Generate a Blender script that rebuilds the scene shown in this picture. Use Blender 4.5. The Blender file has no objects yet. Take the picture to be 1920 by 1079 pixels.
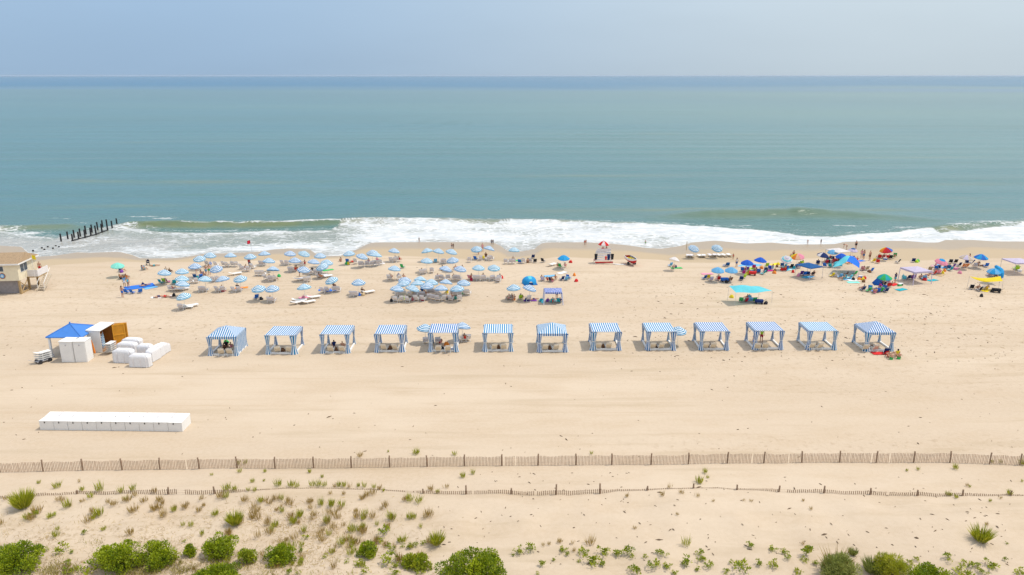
import bpy, bmesh, math, random
import numpy as np
from mathutils import Vector, Matrix, noise as mnoise
C = bpy.context.scene
R = math.radians
# ------------------------------------------------------------------ camera, sky, sun, exposure
F_PX, PITCH, CAM_H = 1410.0, R(15.75), 30.0
cam = bpy.data.objects.new('camera', bpy.data.cameras.new('camera'))
C.collection.objects.link(cam)
cam.location = (0, 0, CAM_H)
cam.rotation_euler = (R(90) - PITCH, 0, 0)
cam.data.sensor_fit = 'HORIZONTAL'
cam.data.angle = 2 * math.atan(960 / F_PX)
cam.data.clip_start = 0.5
cam.data.clip_end = 120000
C.camera = cam
SUN_EL, SUN_AZ = R(63), R(82)          # azimuth clockwise from the sea direction
world = bpy.data.worlds.new('World'); C.world = world; world.use_nodes = True
wn = world.node_tree; wn.nodes.clear()
sky = wn.nodes.new('ShaderNodeTexSky'); sky.sky_type = 'NISHITA'; sky.sun_disc = False
sky.sun_elevation = SUN_EL; sky.sun_rotation = SUN_AZ
sky.air_density = 1.0; sky.dust_density = 1.5; sky.ozone_density = 3.0; sky.altitude = 0
bg = wn.nodes.new('ShaderNodeBackground'); bg.inputs[1].default_value = 0.15
wo = wn.nodes.new('ShaderNodeOutputWorld')
# summer haze: a pale veil low over the sea, brighter on the sun's side
geo = wn.nodes.new('ShaderNodeTexCoord'); sep = wn.nodes.new('ShaderNodeSeparateXYZ'); wn.links.new(geo.outputs['Generated'], sep.inputs[0])
side = wn.nodes.new('ShaderNodeMapRange'); side.interpolation_type = 'SMOOTHSTEP'; side.inputs[1].default_value = -0.45; side.inputs[2].default_value = 0.55
wn.links.new(sep.outputs[0], side.inputs[0])
veil = wn.nodes.new('ShaderNodeMix'); veil.data_type = 'RGBA'; wn.links.new(side.outputs[0], veil.inputs[0])
veil.inputs[6].default_value = (0.245 / .15, 0.350 / .15, 0.478 / .15, 1); veil.inputs[7].default_value = (0.405 / .15, 0.472 / .15, 0.52 / .15, 1)
el = wn.nodes.new('ShaderNodeMapRange'); el.interpolation_type = 'SMOOTHSTEP'; el.inputs[1].default_value = 0.14; el.inputs[2].default_value = 0.50; el.inputs[3].default_value = 1; el.inputs[4].default_value = 0
wn.links.new(sep.outputs[2], el.inputs[0])
skm = wn.nodes.new('ShaderNodeMix'); skm.data_type = 'RGBA'; wn.links.new(el.outputs[0], skm.inputs[0])
high = wn.nodes.new('ShaderNodeMix'); high.data_type = 'RGBA'; high.inputs[0].default_value = 0.65      # milky haze overhead, out of view, added to brighten the shadows
wn.links.new(sky.outputs[0], high.inputs[6]); high.inputs[7].default_value = (0.80 / .15, 0.82 / .15, 0.86 / .15, 1)
hz = wn.nodes.new('ShaderNodeTexNoise'); hz.inputs['Scale'].default_value = 5; hz.inputs['Detail'].default_value = 3
hmp = wn.nodes.new('ShaderNodeMapping'); hmp.inputs['Scale'].default_value = (1, 1, 5); wn.links.new(geo.outputs['Generated'], hmp.inputs[0]); wn.links.new(hmp.outputs[0], hz.inputs['Vector'])
hv = wn.nodes.new('ShaderNodeMapRange'); hv.inputs[1].default_value = .3; hv.inputs[2].default_value = .7; hv.inputs[3].default_value = 0.985; hv.inputs[4].default_value = 1.015; wn.links.new(hz.outputs['Fac'], hv.inputs[0])
hz2 = wn.nodes.new('ShaderNodeMapRange'); hz2.inputs[1].default_value = 0.0; hz2.inputs[2].default_value = 0.10; hz2.inputs[3].default_value = 1.0; hz2.inputs[4].default_value = 1.17; wn.links.new(sep.outputs[2], hz2.inputs[0])
hmul = wn.nodes.new('ShaderNodeMath'); hmul.operation = 'MULTIPLY'; wn.links.new(hv.outputs[0], hmul.inputs[0]); wn.links.new(hz2.outputs[0], hmul.inputs[1])
hm = wn.nodes.new('ShaderNodeVectorMath'); hm.operation = 'SCALE'; wn.links.new(veil.outputs[2], hm.inputs[0]); wn.links.new(hmul.outputs[0], hm.inputs['Scale'])
wn.links.new(high.outputs[2], skm.inputs[6]); wn.links.new(hm.outputs[0], skm.inputs[7])
wn.links.new(skm.outputs[2], bg.inputs[0]); wn.links.new(bg.outputs[0], wo.inputs[0])
sl = bpy.data.lights.new('sun', 'SUN'); sl.energy = 2.2; sl.angle = R(0.6); sl.color = (1.0, 0.93, 0.82)
so = bpy.data.objects.new('sun', sl); C.collection.objects.link(so)
sd = Vector((math.sin(SUN_AZ) * math.cos(SUN_EL), math.cos(SUN_AZ) * math.cos(SUN_EL), math.sin(SUN_EL)))
so.rotation_euler = sd.to_track_quat('Z', 'Y').to_euler()
so.location = (60, 20, 90)
C.view_settings.view_transform = 'Standard'; C.view_settings.look = 'None'
C.view_settings.exposure = 0.42; C.view_settings.gamma = 1
try: C.cycles.max_bounces = 6; C.cycles.transparent_max_bounces = 6
except Exception: pass
rnd = random.Random(7)

# ------------------------------------------------------------------ helpers
def mat(name, col, rough=0.7, var=0.08, scale=6.0, trans=0.0, spec=0.3, metal=0.0):
    m = bpy.data.materials.new(name); m.use_nodes = True
    nt = m.node_tree; b = nt.nodes['Principled BSDF']; out = nt.nodes['Material Output']
    b.inputs['Roughness'].default_value = rough; b.inputs['Specular IOR Level'].default_value = spec
    b.inputs['Metallic'].default_value = metal
    tc = nt.nodes.new('ShaderNodeTexCoord'); n = nt.nodes.new('ShaderNodeTexNoise')
    n.inputs['Scale'].default_value = scale; n.inputs['Detail'].default_value = 3
    oi = nt.nodes.new('ShaderNodeObjectInfo')
    hs = nt.nodes.new('ShaderNodeHueSaturation'); hs.inputs['Color'].default_value = (*col, 1)
    mr = nt.nodes.new('ShaderNodeMapRange'); mr.inputs['To Min'].default_value = 1 - var; mr.inputs['To Max'].default_value = 1 + var
    mr.inputs['From Min'].default_value = 0.3; mr.inputs['From Max'].default_value = 0.7
    nt.links.new(tc.outputs['Object'], n.inputs['Vector']); nt.links.new(n.outputs['Fac'], mr.inputs['Value'])
    nt.links.new(mr.outputs[0], hs.inputs['Value']); nt.links.new(hs.outputs[0], b.inputs['Base Color'])
    if trans > 0:
        t = nt.nodes.new('ShaderNodeBsdfTranslucent'); mx = nt.nodes.new('ShaderNodeMixShader'); mx.inputs[0].default_value = trans
        nt.links.new(hs.outputs[0], t.inputs[0]); nt.links.new(b.outputs[0], mx.inputs[1]); nt.links.new(t.outputs[0], mx.inputs[2])
        nt.links.new(mx.outputs[0], out.inputs[0])
    return m
def s2l(r, g, b):
    f = lambda c: (c / 255 / 12.92) if c / 255 <= 0.04045 else ((c / 255 + 0.055) / 1.055) ** 2.4
    return (f(r), f(g), f(b))
def stripe_mat(name, blue, white, trans=0.12, duty=0.5):
    m = bpy.data.materials.new(name); m.use_nodes = True
    nt = m.node_tree; b = nt.nodes['Principled BSDF']; out = nt.nodes['Material Output']
    b.inputs['Roughness'].default_value = 0.8; b.inputs['Specular IOR Level'].default_value = 0.2
    uv = nt.nodes.new('ShaderNodeUVMap'); uv.uv_map = 'UVMap'
    sx = nt.nodes.new('ShaderNodeSeparateXYZ'); fr = nt.nodes.new('ShaderNodeMath'); fr.operation = 'FRACT'
    gt = nt.nodes.new('ShaderNodeMath'); gt.operation = 'GREATER_THAN'; gt.inputs[1].default_value = 1 - duty
    mx = nt.nodes.new('ShaderNodeMix'); mx.data_type = 'RGBA'
    mx.inputs[6].default_value = (*white, 1); mx.inputs[7].default_value = (*blue, 1)
    nt.links.new(uv.outputs[0], sx.inputs[0]); nt.links.new(sx.outputs[0], fr.inputs[0]); nt.links.new(fr.outputs[0], gt.inputs[0])
    oi = nt.nodes.new('ShaderNodeObjectInfo'); fd = nt.nodes.new('ShaderNodeMix'); fd.data_type = 'RGBA'; fd.inputs[6].default_value = (*blue, 1); fd.inputs[7].default_value = (blue[0], blue[1] * 1.55 + .02, blue[2] * 1.12, 1)
    nt.links.new(oi.outputs['Random'], fd.inputs[0]); nt.links.new(fd.outputs[2], mx.inputs[7])      # each cloth has faded differently
    nt.links.new(gt.outputs[0], mx.inputs[0]); nt.links.new(mx.outputs[2], b.inputs['Base Color'])
    t = nt.nodes.new('ShaderNodeBsdfTranslucent'); ms = nt.nodes.new('ShaderNodeMixShader'); ms.inputs[0].default_value = trans
    nt.links.new(mx.outputs[2], t.inputs[0]); nt.links.new(b.outputs[0], ms.inputs[1]); nt.links.new(t.outputs[0], ms.inputs[2])
    nt.links.new(ms.outputs[0], out.inputs[0])
    return m
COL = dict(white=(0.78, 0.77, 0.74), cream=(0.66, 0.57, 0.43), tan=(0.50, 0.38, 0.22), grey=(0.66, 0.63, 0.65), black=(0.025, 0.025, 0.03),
    red=(0.62, 0.03, 0.03), crimson=(0.42, 0.015, 0.05), pink=(0.75, 0.28, 0.38), magenta=(0.50, 0.03, 0.22), orange=(0.80, 0.25, 0.04),
    yellow=(0.80, 0.62, 0.03), lime=(0.42, 0.68, 0.04), green=(0.05, 0.45, 0.12), darkgreen=(0.02, 0.12, 0.10), teal=(0.02, 0.36, 0.42),
    mint=(0.25, 0.72, 0.62), aqua=(0.14, 0.62, 0.72), sky=(0.16, 0.44, 0.72), blue=(0.03, 0.16, 0.58), royal=(0.02, 0.12, 0.60),
    azure=(0.03, 0.34, 0.70), navy=(0.015, 0.035, 0.14), denim=(0.02, 0.11, 0.32), lavender=(0.58, 0.53, 0.68), purple=(0.20, 0.06, 0.34),
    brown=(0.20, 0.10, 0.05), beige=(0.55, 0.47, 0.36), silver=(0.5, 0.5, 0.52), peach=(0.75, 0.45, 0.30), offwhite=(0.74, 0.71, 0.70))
_m = {}
def M(c, kind='cloth'):
    k = (c, kind)
    if k not in _m:
        if kind == 'cloth': _m[k] = mat(c + '_cloth', COL[c], 0.85, 0.07, 9, 0.0, 0.15)
        elif kind == 'sheer': _m[k] = mat(c + '_canopy_fabric', COL[c], 0.75, 0.06, 3, 0.28, 0.2)
        elif kind == 'plastic': _m[k] = mat(c + '_plastic', COL[c], 0.45, 0.06, 5, 0.0, 0.4)
        elif kind == 'wood': _m[k] = mat(c + '_painted_wood', COL[c], 0.7, 0.04, 1.2, 0.0, 0.25)
        elif kind == 'metal': _m[k] = mat(c + '_metal', COL[c], 0.4, 0.06, 8, 0.0, 0.5, 0.3)
    return _m[k]
for i, c in enumerate([(0.50, 0.27, 0.18), (0.58, 0.34, 0.23), (0.36, 0.18, 0.10), (0.16, 0.075, 0.045)]):
    _m[('skin%d' % i, 'skin')] = mat('tanned_skin', c, 0.6, 0.05, 12, 0, 0.3)
STRIPE = stripe_mat('blue_white_stripes', (0.022, 0.17, 0.40), (0.76, 0.81, 0.84))
STRIPE2 = stripe_mat('cabana_stripes', (0.020, 0.145, 0.42), (0.78, 0.81, 0.83), 0.15, 0.53)

class MB:
    def __init__(s): s.v = []; s.f = []; s.mi = []; s.uv = []
    def poly(s, pts, m=0, uv=None):
        n = len(s.v); s.v += [tuple(p) for p in pts]; s.f.append(list(range(n, n + len(pts)))); s.mi.append(m)
        s.uv.append(uv if uv else [(0, 0)] * len(pts))
    def faces(s, vs, fs, m=0):
        n = len(s.v); s.v += [tuple(p) for p in vs]
        for f in fs: s.f.append([n + i for i in f]); s.mi.append(m); s.uv.append([(0, 0)] * len(f))
    def box(s, c, d, m=0, rz=0, rx=0, ry=0):
        mt = Matrix.Translation(c) @ Matrix.Rotation(rz, 4, 'Z') @ Matrix.Rotation(ry, 4, 'Y') @ Matrix.Rotation(rx, 4, 'X')
        x, y, z = d[0] / 2, d[1] / 2, d[2] / 2
        vs = [mt @ Vector(p) for p in [(-x, -y, -z), (x, -y, -z), (x, y, -z), (-x, y, -z), (-x, -y, z), (x, -y, z), (x, y, z), (-x, y, z)]]
        s.faces(vs, [(0, 3, 2, 1), (4, 5, 6, 7), (0, 1, 5, 4), (1, 2, 6, 5), (2, 3, 7, 6), (3, 0, 4, 7)], m)
    def hexa(s, b, t, m=0):   # bottom four points, top four points
        s.faces(list(b) + list(t), [(0, 3, 2, 1), (4, 5, 6, 7), (0, 1, 5, 4), (1, 2, 6, 5), (2, 3, 7, 6), (3, 0, 4, 7)], m)
    def tube(s, pts, r, n=6, m=0):
        pts = [Vector(p) for p in pts]; rs = r if isinstance(r, (list, tuple)) else [r] * len(pts)
        vs = []; k = len(pts)
        for i, p in enumerate(pts):
            d = (pts[min(i + 1, k - 1)] - pts[max(i - 1, 0)]).normalized()
            a = d.orthogonal().normalized() if abs(d.z) > 0.9 else d.cross(Vector((0, 0, 1))).normalized()
            b = d.cross(a)
            for j in range(n):
                t = 2 * math.pi * j / n
                vs.append(p + (a * math.cos(t) + b * math.sin(t)) * rs[i])
        fs = [[i * n + j, i * n + (j + 1) % n, (i + 1) * n + (j + 1) % n, (i + 1) * n + j] for i in range(k - 1) for j in range(n)]
        fs += [list(range(n - 1, -1, -1)), [(k - 1) * n + j for j in range(n)]]
        s.faces(vs, fs, m)
    def patch(s, fn, nu, nv, m=0, uvf=None, mf=None):
        n = len(s.v)
        for j in range(nv + 1):
            for i in range(nu + 1): s.v.append(tuple(fn(i / nu, j / nv)))
        for j in range(nv):
            for i in range(nu):
                a = n + j * (nu + 1) + i
                s.f.append([a, a + 1, a + nu + 2, a + nu + 1]); s.mi.append(mf((i + .5) / nu, (j + .5) / nv) if mf else m)
                q = [(i / nu, j / nv), ((i + 1) / nu, j / nv), ((i + 1) / nu, (j + 1) / nv), (i / nu, (j + 1) / nv)]
                s.uv.append([uvf(*t) if uvf else t for t in q])
    def mesh(s, name, mats, smooth=False):
        me = bpy.data.meshes.new(name); me.from_pydata(s.v, [], s.f)
        me.polygons.foreach_set('material_index', s.mi)
        uvl = me.uv_layers.new(name='UVMap')
        uvl.data.foreach_set('uv', [c for f in s.uv for p in f for c in p])
        if smooth: me.polygons.foreach_set('use_smooth', [True] * len(s.f))
        for m in (mats if isinstance(mats, (list, tuple)) else [mats]): me.materials.append(m)
        me.update(); return me
def O(name, me, parent=None, loc=None, rot=None):
    o = bpy.data.objects.new(name, me); C.collection.objects.link(o)
    if parent: o.parent = parent
    if loc is not None: o.location = loc
    if rot is not None: o.rotation_euler = rot
    return o
_cache = {}
def cached(key, fn):
    if key not in _cache: _cache[key] = fn()
    return _cache[key]
REG = []
def reg(o, base, where, cat, group=None):
    REG.append((o, base, where)); o['category'] = cat
    if group: o['group'] = group
    return o
def fixed(o, label, cat, group=None):
    o['label'] = label; o['category'] = cat
    if group: o['group'] = group
    return o
def struct(o, kind='structure'): o['kind'] = kind; return o
NUM = ['zero', 'one', 'two', 'three', 'four', 'five', 'six', 'seven', 'eight', 'nine', 'ten', 'eleven', 'twelve', 'thirteen', 'fourteen', 'fifteen']
ORD = ['', 'leftmost', 'second', 'third', 'fourth', 'fifth', 'sixth', 'seventh', 'eighth', 'ninth', 'tenth', 'eleventh', 'twelfth', 'thirteenth', 'fourteenth', 'fifteenth', 'sixteenth']
def finish_labels():
    g = {}
    for o, b, w in REG: g.setdefault((b, w), []).append(o)
    for (b, w), os_ in g.items():
        if len(os_) == 1: os_[0]['label'] = f'{b} {w}'; continue
        os_.sort(key=lambda o: o.location.x / max(o.location.y, 1))
        n = len(os_)
        for i, o in enumerate(os_):
            if i == 0: q = 'left one' if n == 2 else 'leftmost'
            elif i == n - 1: q = 'right one' if n == 2 else 'rightmost'
            else: q = f'{ORD[i + 1]} from left'
            o['label'] = f'{b} {w}, {q}'
    for o in C.objects:
        if 'label' in o and not 4 <= len(o['label'].split()) <= 16: print('LABEL LENGTH', len(o['label'].split()), o['label'])

# pixel of the 1920 photograph -> point where its ray meets height z, or the ground
def P(px, py, z=0.0):
    u, v = (px - 960) / F_PX, -(py - 539.5) / F_PX
    d = Vector((u, math.cos(PITCH) + v * math.sin(PITCH), -math.sin(PITCH) + v * math.cos(PITCH)))
    t = (z - CAM_H) / d.z
    return Vector((d.x * t, d.y * t, z))
def smooth(a, b, x):
    t = np.clip((x - a) / (b - a), 0, 1); return t * t * (3 - 2 * t)
def line(pts, z):
    q = [P(x, y, z) for x, y in pts]; q.sort(key=lambda p: p.x)
    xs = np.array([p.x for p in q]); ys = np.array([p.y for p in q])
    return lambda x: np.interp(x, xs, ys)
SEA = -1.2
EDGE = line([(-160, 452), (-60, 455), (0, 459), (38, 461), (60, 486), (103, 482), (143, 473.5), (167, 475), (208, 472.6), (224, 473), (245, 480), (262, 489), (283, 489.5), (320, 488.5), (347, 486),
    (362, 482), (380, 478), (403, 477), (440, 475), (486, 472), (514, 466), (540, 464), (579, 466), (593, 479), (607, 483), (621, 483), (641, 482), (662, 470), (680, 459), (697, 453), (760, 452.5), (850, 452),
    (925, 453), (940, 460), (955, 472), (979, 471), (1003, 465), (1012, 456), (1024, 453), (1098, 452.5), (1140, 454.6), (1177, 458), (1212, 463), (1240, 464.5), (1275, 460), (1298, 453), (1341, 449.5),
    (1377, 452.5), (1401, 455), (1447, 453), (1488, 456.7), (1540, 456.5), (1566, 456), (1585, 452), (1624, 450.4), (1699, 449.7), (1738, 453.2), (1762, 453), (1775, 448.3), (1827, 448.3), (1868, 451), (1926, 451), (2060, 449)], -0.9)
DAMP = line([(-160, 505), (65, 505), (103, 500), (205, 492), (300, 494), (400, 492), (560, 487), (640, 484), (715, 480), (765, 481), (820, 485), (875, 487), (923, 492), (970, 494), (1022, 487), (1046, 482), (1076, 484),
    (1105, 486), (1160, 489), (1201, 487), (1240, 488), (1275, 494), (1340, 496), (1400, 495), (1500, 488), (1600, 482), (1660, 492), (1720, 493), (1855, 486), (1926, 488), (2060, 488)], -0.2)
FOAM = line([(-160, 425), (0, 429), (40, 440), (110, 446), (150, 434), (215, 423), (240, 425), (300, 435), (400, 436), (500, 434), (620, 431), (645, 418), (700, 415), (770, 412), (830, 415), (930, 417), (990, 414),
    (1080, 418), (1200, 421), (1280, 422), (1330, 425), (1400, 429), (1460, 435), (1500, 441), (1560, 442), (1640, 436), (1700, 432), (1740, 430), (1765, 437), (1785, 433), (1830, 429), (1870, 426), (1926, 418), (2060, 415)], SEA)

# ------------------------------------------------------------------ terrain heights
def vnoise(x, y, s, seed=0):
    """value noise on arrays"""
    x = np.asarray(x, float) * s + seed * 17.3; y = np.asarray(y, float) * s + seed * 5.7
    xi, yi = np.floor(x), np.floor(y); fx, fy = x - xi, y - yi
    fx, fy = fx * fx * (3 - 2 * fx), fy * fy * (3 - 2 * fy)
    h = lambda a, b: np.mod(np.sin(a * 127.1 + b * 311.7 + seed * 74.7) * 43758.5453, 1.0)
    return (h(xi, yi) * (1 - fx) + h(xi + 1, yi) * fx) * (1 - fy) + (h(xi, yi + 1) * (1 - fx) + h(xi + 1, yi + 1) * fx) * fy
def fbm(x, y, s, o=4, seed=0):
    a = 0; w = 0.5
    for i in range(o): a = a + w * vnoise(x, y, s * 2 ** i, seed + i); w *= 0.5
    return a / (1 - 0.5 ** o)
def T(x, y):
    x = np.asarray(x, float); y = np.asarray(y, float)
    slope = np.clip(y - 118, 0, None); z = -0.062 * np.minimum(slope, 60) - 0.01 * np.clip(slope - 60, 0, 300)
    ed = EDGE(x); z = z + np.clip(SEA + 0.03 + 0.062 * (ed - 118), 0, None) * np.clip((y - 108) / (ed - 108), 0, 1)
    dune = smooth(56, 44, y)
    z = z + dune * (1.1 * (fbm(x * 0.5, y, 0.13, 3, 3) - 0.5) + 0.55 * (fbm(x, y, 0.45, 3, 9) - 0.5))
    z = z + 0.10 * (fbm(x * 0.35, y, 0.22, 3, 5) - 0.5) * smooth(125, 100, y)
    z = z + 0.05 * (fbm(x, y, 1.1, 2, 21) - 0.5) * smooth(122, 110, y)
    lf = (P(350, 927, 0).y)
    z = z + 0.35 * np.exp(-((y - 49.6) / 1.6) ** 2) * smooth(-12, -20, x)
    return z
def G(px, py, dz=0.0):
    z = 0.0
    for _ in range(6):
        p = P(px, py, z); z = float(T(p.x, p.y))
    p = P(px, py, z); p.z += dz; return p
def put(px, py, h):
    """ground point under the thing whose centre, h above the ground, shows at this pixel"""
    z = 0.0
    for _ in range(5):
        p = P(px, py, z + h); z = float(T(p.x, p.y))
    p = P(px, py, z + h); p.z = float(T(p.x, p.y)); return p

def grid_obj(name, X, Y, Z, attrs, m, smooth_=True):
    ny, nx = X.shape; me = bpy.data.meshes.new(name)
    me.vertices.add(nx * ny); me.vertices.foreach_set('co', np.stack([X, Y, Z], -1).astype('f').ravel())
    i = np.arange(nx * ny).reshape(ny, nx)
    q = np.stack([i[:-1, :-1], i[:-1, 1:], i[1:, 1:], i[1:, :-1]], -1).reshape(-1, 4)
    me.loops.add(q.size); me.loops.foreach_set('vertex_index', q.ravel().astype('i'))
    me.polygons.add(len(q)); me.polygons.foreach_set('loop_start', np.arange(0, q.size, 4, dtype='i'))
    me.polygons.foreach_set('use_smooth', np.ones(len(q), bool))
    me.update(); me.validate()
    for k, a in attrs.items():
        at = me.attributes.new(k, 'FLOAT', 'POINT'); at.data.foreach_set('value', np.clip(a, -10, 10).astype('f').ravel())
    me.materials.append(m); return O(name, me)
def cols(step, half):
    a = np.arange(-half, half + step / 2, step); g = []
    w, x = step, half
    while x < 60000: w *= 1.35; x += w; g.append(x)
    g = np.array(g); return np.concatenate([-g[::-1], a, g])

# ------------------------------------------------------------------ sand
def nd(nt, t, **kw):
    n = nt.nodes.new(t)
    for k, v in kw.items():
        if k.startswith('i_'): n.inputs[k[2:].replace('_', ' ')].default_value = v
        else: setattr(n, k, v)
    return n
def mixc(nt, fac, a, b, blend='MIX'):
    n = nt.nodes.new('ShaderNodeMix'); n.data_type = 'RGBA'; n.blend_type = blend
    for i, v in ((0, fac), (6, a), (7, b)):
        if isinstance(v, bpy.types.NodeSocket): nt.links.new(v, n.inputs[i])
        else: n.inputs[i].default_value = v if i == 0 else (*v, 1)
    return n.outputs[2]
def rng(nt, v, a, b, c=0.0, d=1.0):
    n = nt.nodes.new('ShaderNodeMapRange'); n.interpolation_type = 'SMOOTHSTEP'
    nt.links.new(v, n.inputs[0])
    for i, k in enumerate((a, b, c, d)): n.inputs[i + 1].default_value = k
    return n.outputs[0]
def mth(nt, op, a, b=None):
    n = nt.nodes.new('ShaderNodeMath'); n.operation = op
    for i, v in enumerate((a, b)):
        if v is None: continue
        if isinstance(v, bpy.types.NodeSocket): nt.links.new(v, n.inputs[i])
        else: n.inputs[i].default_value = v
    return n.outputs[0]
def tex(nt, co, scale, detail=4, sx=1, sy=1, dist=0.0, rough=0.55):
    mp = nt.nodes.new('ShaderNodeMapping'); mp.inputs['Scale'].default_value = (sx, sy, 1); nt.links.new(co, mp.inputs[0])
    n = nt.nodes.new('ShaderNodeTexNoise'); n.inputs['Scale'].default_value = scale; n.inputs['Detail'].default_value = detail
    n.inputs['Distortion'].default_value = dist; n.inputs['Roughness'].default_value = rough
    nt.links.new(mp.outputs[0], n.inputs['Vector']); return n.outputs['Fac']
def attr(nt, name):
    n = nt.nodes.new('ShaderNodeAttribute'); n.attribute_name = name; return n.outputs['Fac']
def sand_material():
    m = bpy.data.materials.new('dry_and_damp_sand'); m.use_nodes = True; nt = m.node_tree; b = nt.nodes['Principled BSDF']
    co = nt.nodes.new('ShaderNodeNewGeometry').outputs['Position']
    big = tex(nt, co, 0.035, 4, 0.5, 1.6); mid = tex(nt, co, 0.35, 4, 0.35, 1.0); fine = tex(nt, co, 3.2, 4)
    c = mixc(nt, rng(nt, big, 0.35, 0.65), (0.492, 0.392, 0.280), (0.548, 0.447, 0.328))
    c = mixc(nt, rng(nt, mid, 0.40, 0.70, 0, 0.55), c, (0.462, 0.354, 0.235))
    c = mixc(nt, rng(nt, fine, 0.25, 0.75, 0, 0.30), c, (0.605, 0.496, 0.378))
    # trodden sand: blotches of small darker footprints
    tr = attr(nt, 'trod'); foot = tex(nt, co, 1.35, 5, 1, 1.25, 0.3, 0.65)
    c = mixc(nt, mth(nt, 'MULTIPLY', rng(nt, foot, 0.53, 0.68), mth(nt, 'MULTIPLY', tr, 0.75)), c, (0.335, 0.245, 0.155))
    drift_shade = tex(nt, co, 0.45, 4, 0.10, 1.3, 0.4); c = mixc(nt, rng(nt, drift_shade, 0.52, 0.72, 0, 0.45), c, (0.400, 0.310, 0.200))  # soft shade of the sand's undulations, painted as long darker streaks
    # rake and tyre lines along the beach
    ln = attr(nt, 'lines'); st = tex(nt, co, 1.0, 3, 0.03, 2.2)
    c = mixc(nt, mth(nt, 'MULTIPLY', rng(nt, st, 0.56, 0.70), mth(nt, 'MULTIPLY', ln, 0.35)), c, (0.45, 0.335, 0.22))
    # dune litter: dead stems, roots and dried leaves lying in the sand
    li = attr(nt, 'litter'); l1 = tex(nt, co, 2.6, 6, 1, 1, 0.6, 0.7); l2 = tex(nt, co, 0.35, 4)
    lf = mth(nt, 'MULTIPLY', rng(nt, l1, 0.47, 0.66), mth(nt, 'MULTIPLY', rng(nt, l2, 0.38, 0.62), li))
    c = mixc(nt, mth(nt, 'MULTIPLY', lf, 0.6), c, (0.25, 0.17, 0.085))
    # damp sand towards the water
    dm = attr(nt, 'damp'); wt = attr(nt, 'wet')
    dn = tex(nt, co, 0.25, 5, 0.5, 1.2)
    dmp = rng(nt, mth(nt, 'ADD', dm, mth(nt, 'MULTIPLY', mth(nt, 'SUBTRACT', dn, 0.5), 0.35)), 0.25, 0.62)
    c = mixc(nt, dmp, c, (0.440, 0.345, 0.225))
    wtf = rng(nt, mth(nt, 'ADD', wt, mth(nt, 'MULTIPLY', mth(nt, 'SUBTRACT', dn, 0.5), 0.9)), 0.25, 0.85)
    c = mixc(nt, wtf, c, (0.365, 0.292, 0.205))
    nt.links.new(c, b.inputs['Base Color'])
    r = nt.nodes.new('ShaderNodeMapRange'); nt.links.new(wtf, r.inputs[0]); r.inputs[3].default_value = 0.95; r.inputs[4].default_value = 0.42
    nt.links.new(r.outputs[0], b.inputs['Roughness']); b.inputs['Specular IOR Level'].default_value = 0.35
    bp = nt.nodes.new('ShaderNodeBump'); bp.inputs['Distance'].default_value = 0.12
    h = mth(nt, 'ADD', mth(nt, 'MULTIPLY', foot, mth(nt, 'ADD', mth(nt, 'MULTIPLY', tr, 0.9), 0.10)), mth(nt, 'MULTIPLY', fine, 0.15))
    h = mth(nt, 'ADD', h, mth(nt, 'MULTIPLY', st, mth(nt, 'MULTIPLY', ln, 0.25)))
    nt.links.new(h, bp.inputs['Height']); nt.links.new(mth(nt, 'MULTIPLY', mth(nt, 'SUBTRACT', 1.0, dmp), 0.55), bp.inputs['Strength'])
    nt.links.new(bp.outputs[0], b.inputs['Normal']); return m
gx = cols(0.7, 112)
gy = np.concatenate([[-6000, -2500, -900, -300, -120, -60, -20, 5, 20, 28], np.arange(32, 62, 0.4), np.arange(62, 165, 0.7), np.arange(166, 260, 6)])
X, Y = np.meshgrid(gx, gy); Z = T(X, Y)
e, dl = EDGE(X), DAMP(X)
damp = smooth(-1.5, 4.0, Y - dl)
wet = smooth(0.25, 0.85, (Y - dl) / np.maximum(e - dl, 1.0)) * np.where(e - dl > 9, 1, 0.8)
yb = P(960, 600, 0).y
trod = smooth(76, 84, Y) * smooth(122, 112, Y) * (0.45 + 0.55 * fbm(X, Y, 0.08, 2, 31)) + 0.9 * smooth(2, 30, X) * smooth(62, 72, Y) * smooth(100, 84, Y) * 0.6 + 0.8 * smooth(0, 20, X) * np.exp(-((Y - 57.5) / 2.0) ** 2) * 0.8
lines = smooth(58, 62, Y) * smooth(79, 74, Y) * smooth(25, -5, X) + 0.5 * smooth(58, 62, Y) * smooth(70, 66, Y)
litter = smooth(50.5, 44, Y) * smooth(2, -14, X) + 0.5 * smooth(44, 40.5, Y) * smooth(0, -8, X) + 0.25 * smooth(43, 41, Y)
struct(grid_obj('sand_beach', X, Y, Z, dict(damp=damp, wet=wet, trod=np.clip(trod, 0, 1), lines=np.clip(lines, 0, 1), litter=np.clip(litter, 0, 1)), sand_material()))

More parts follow.
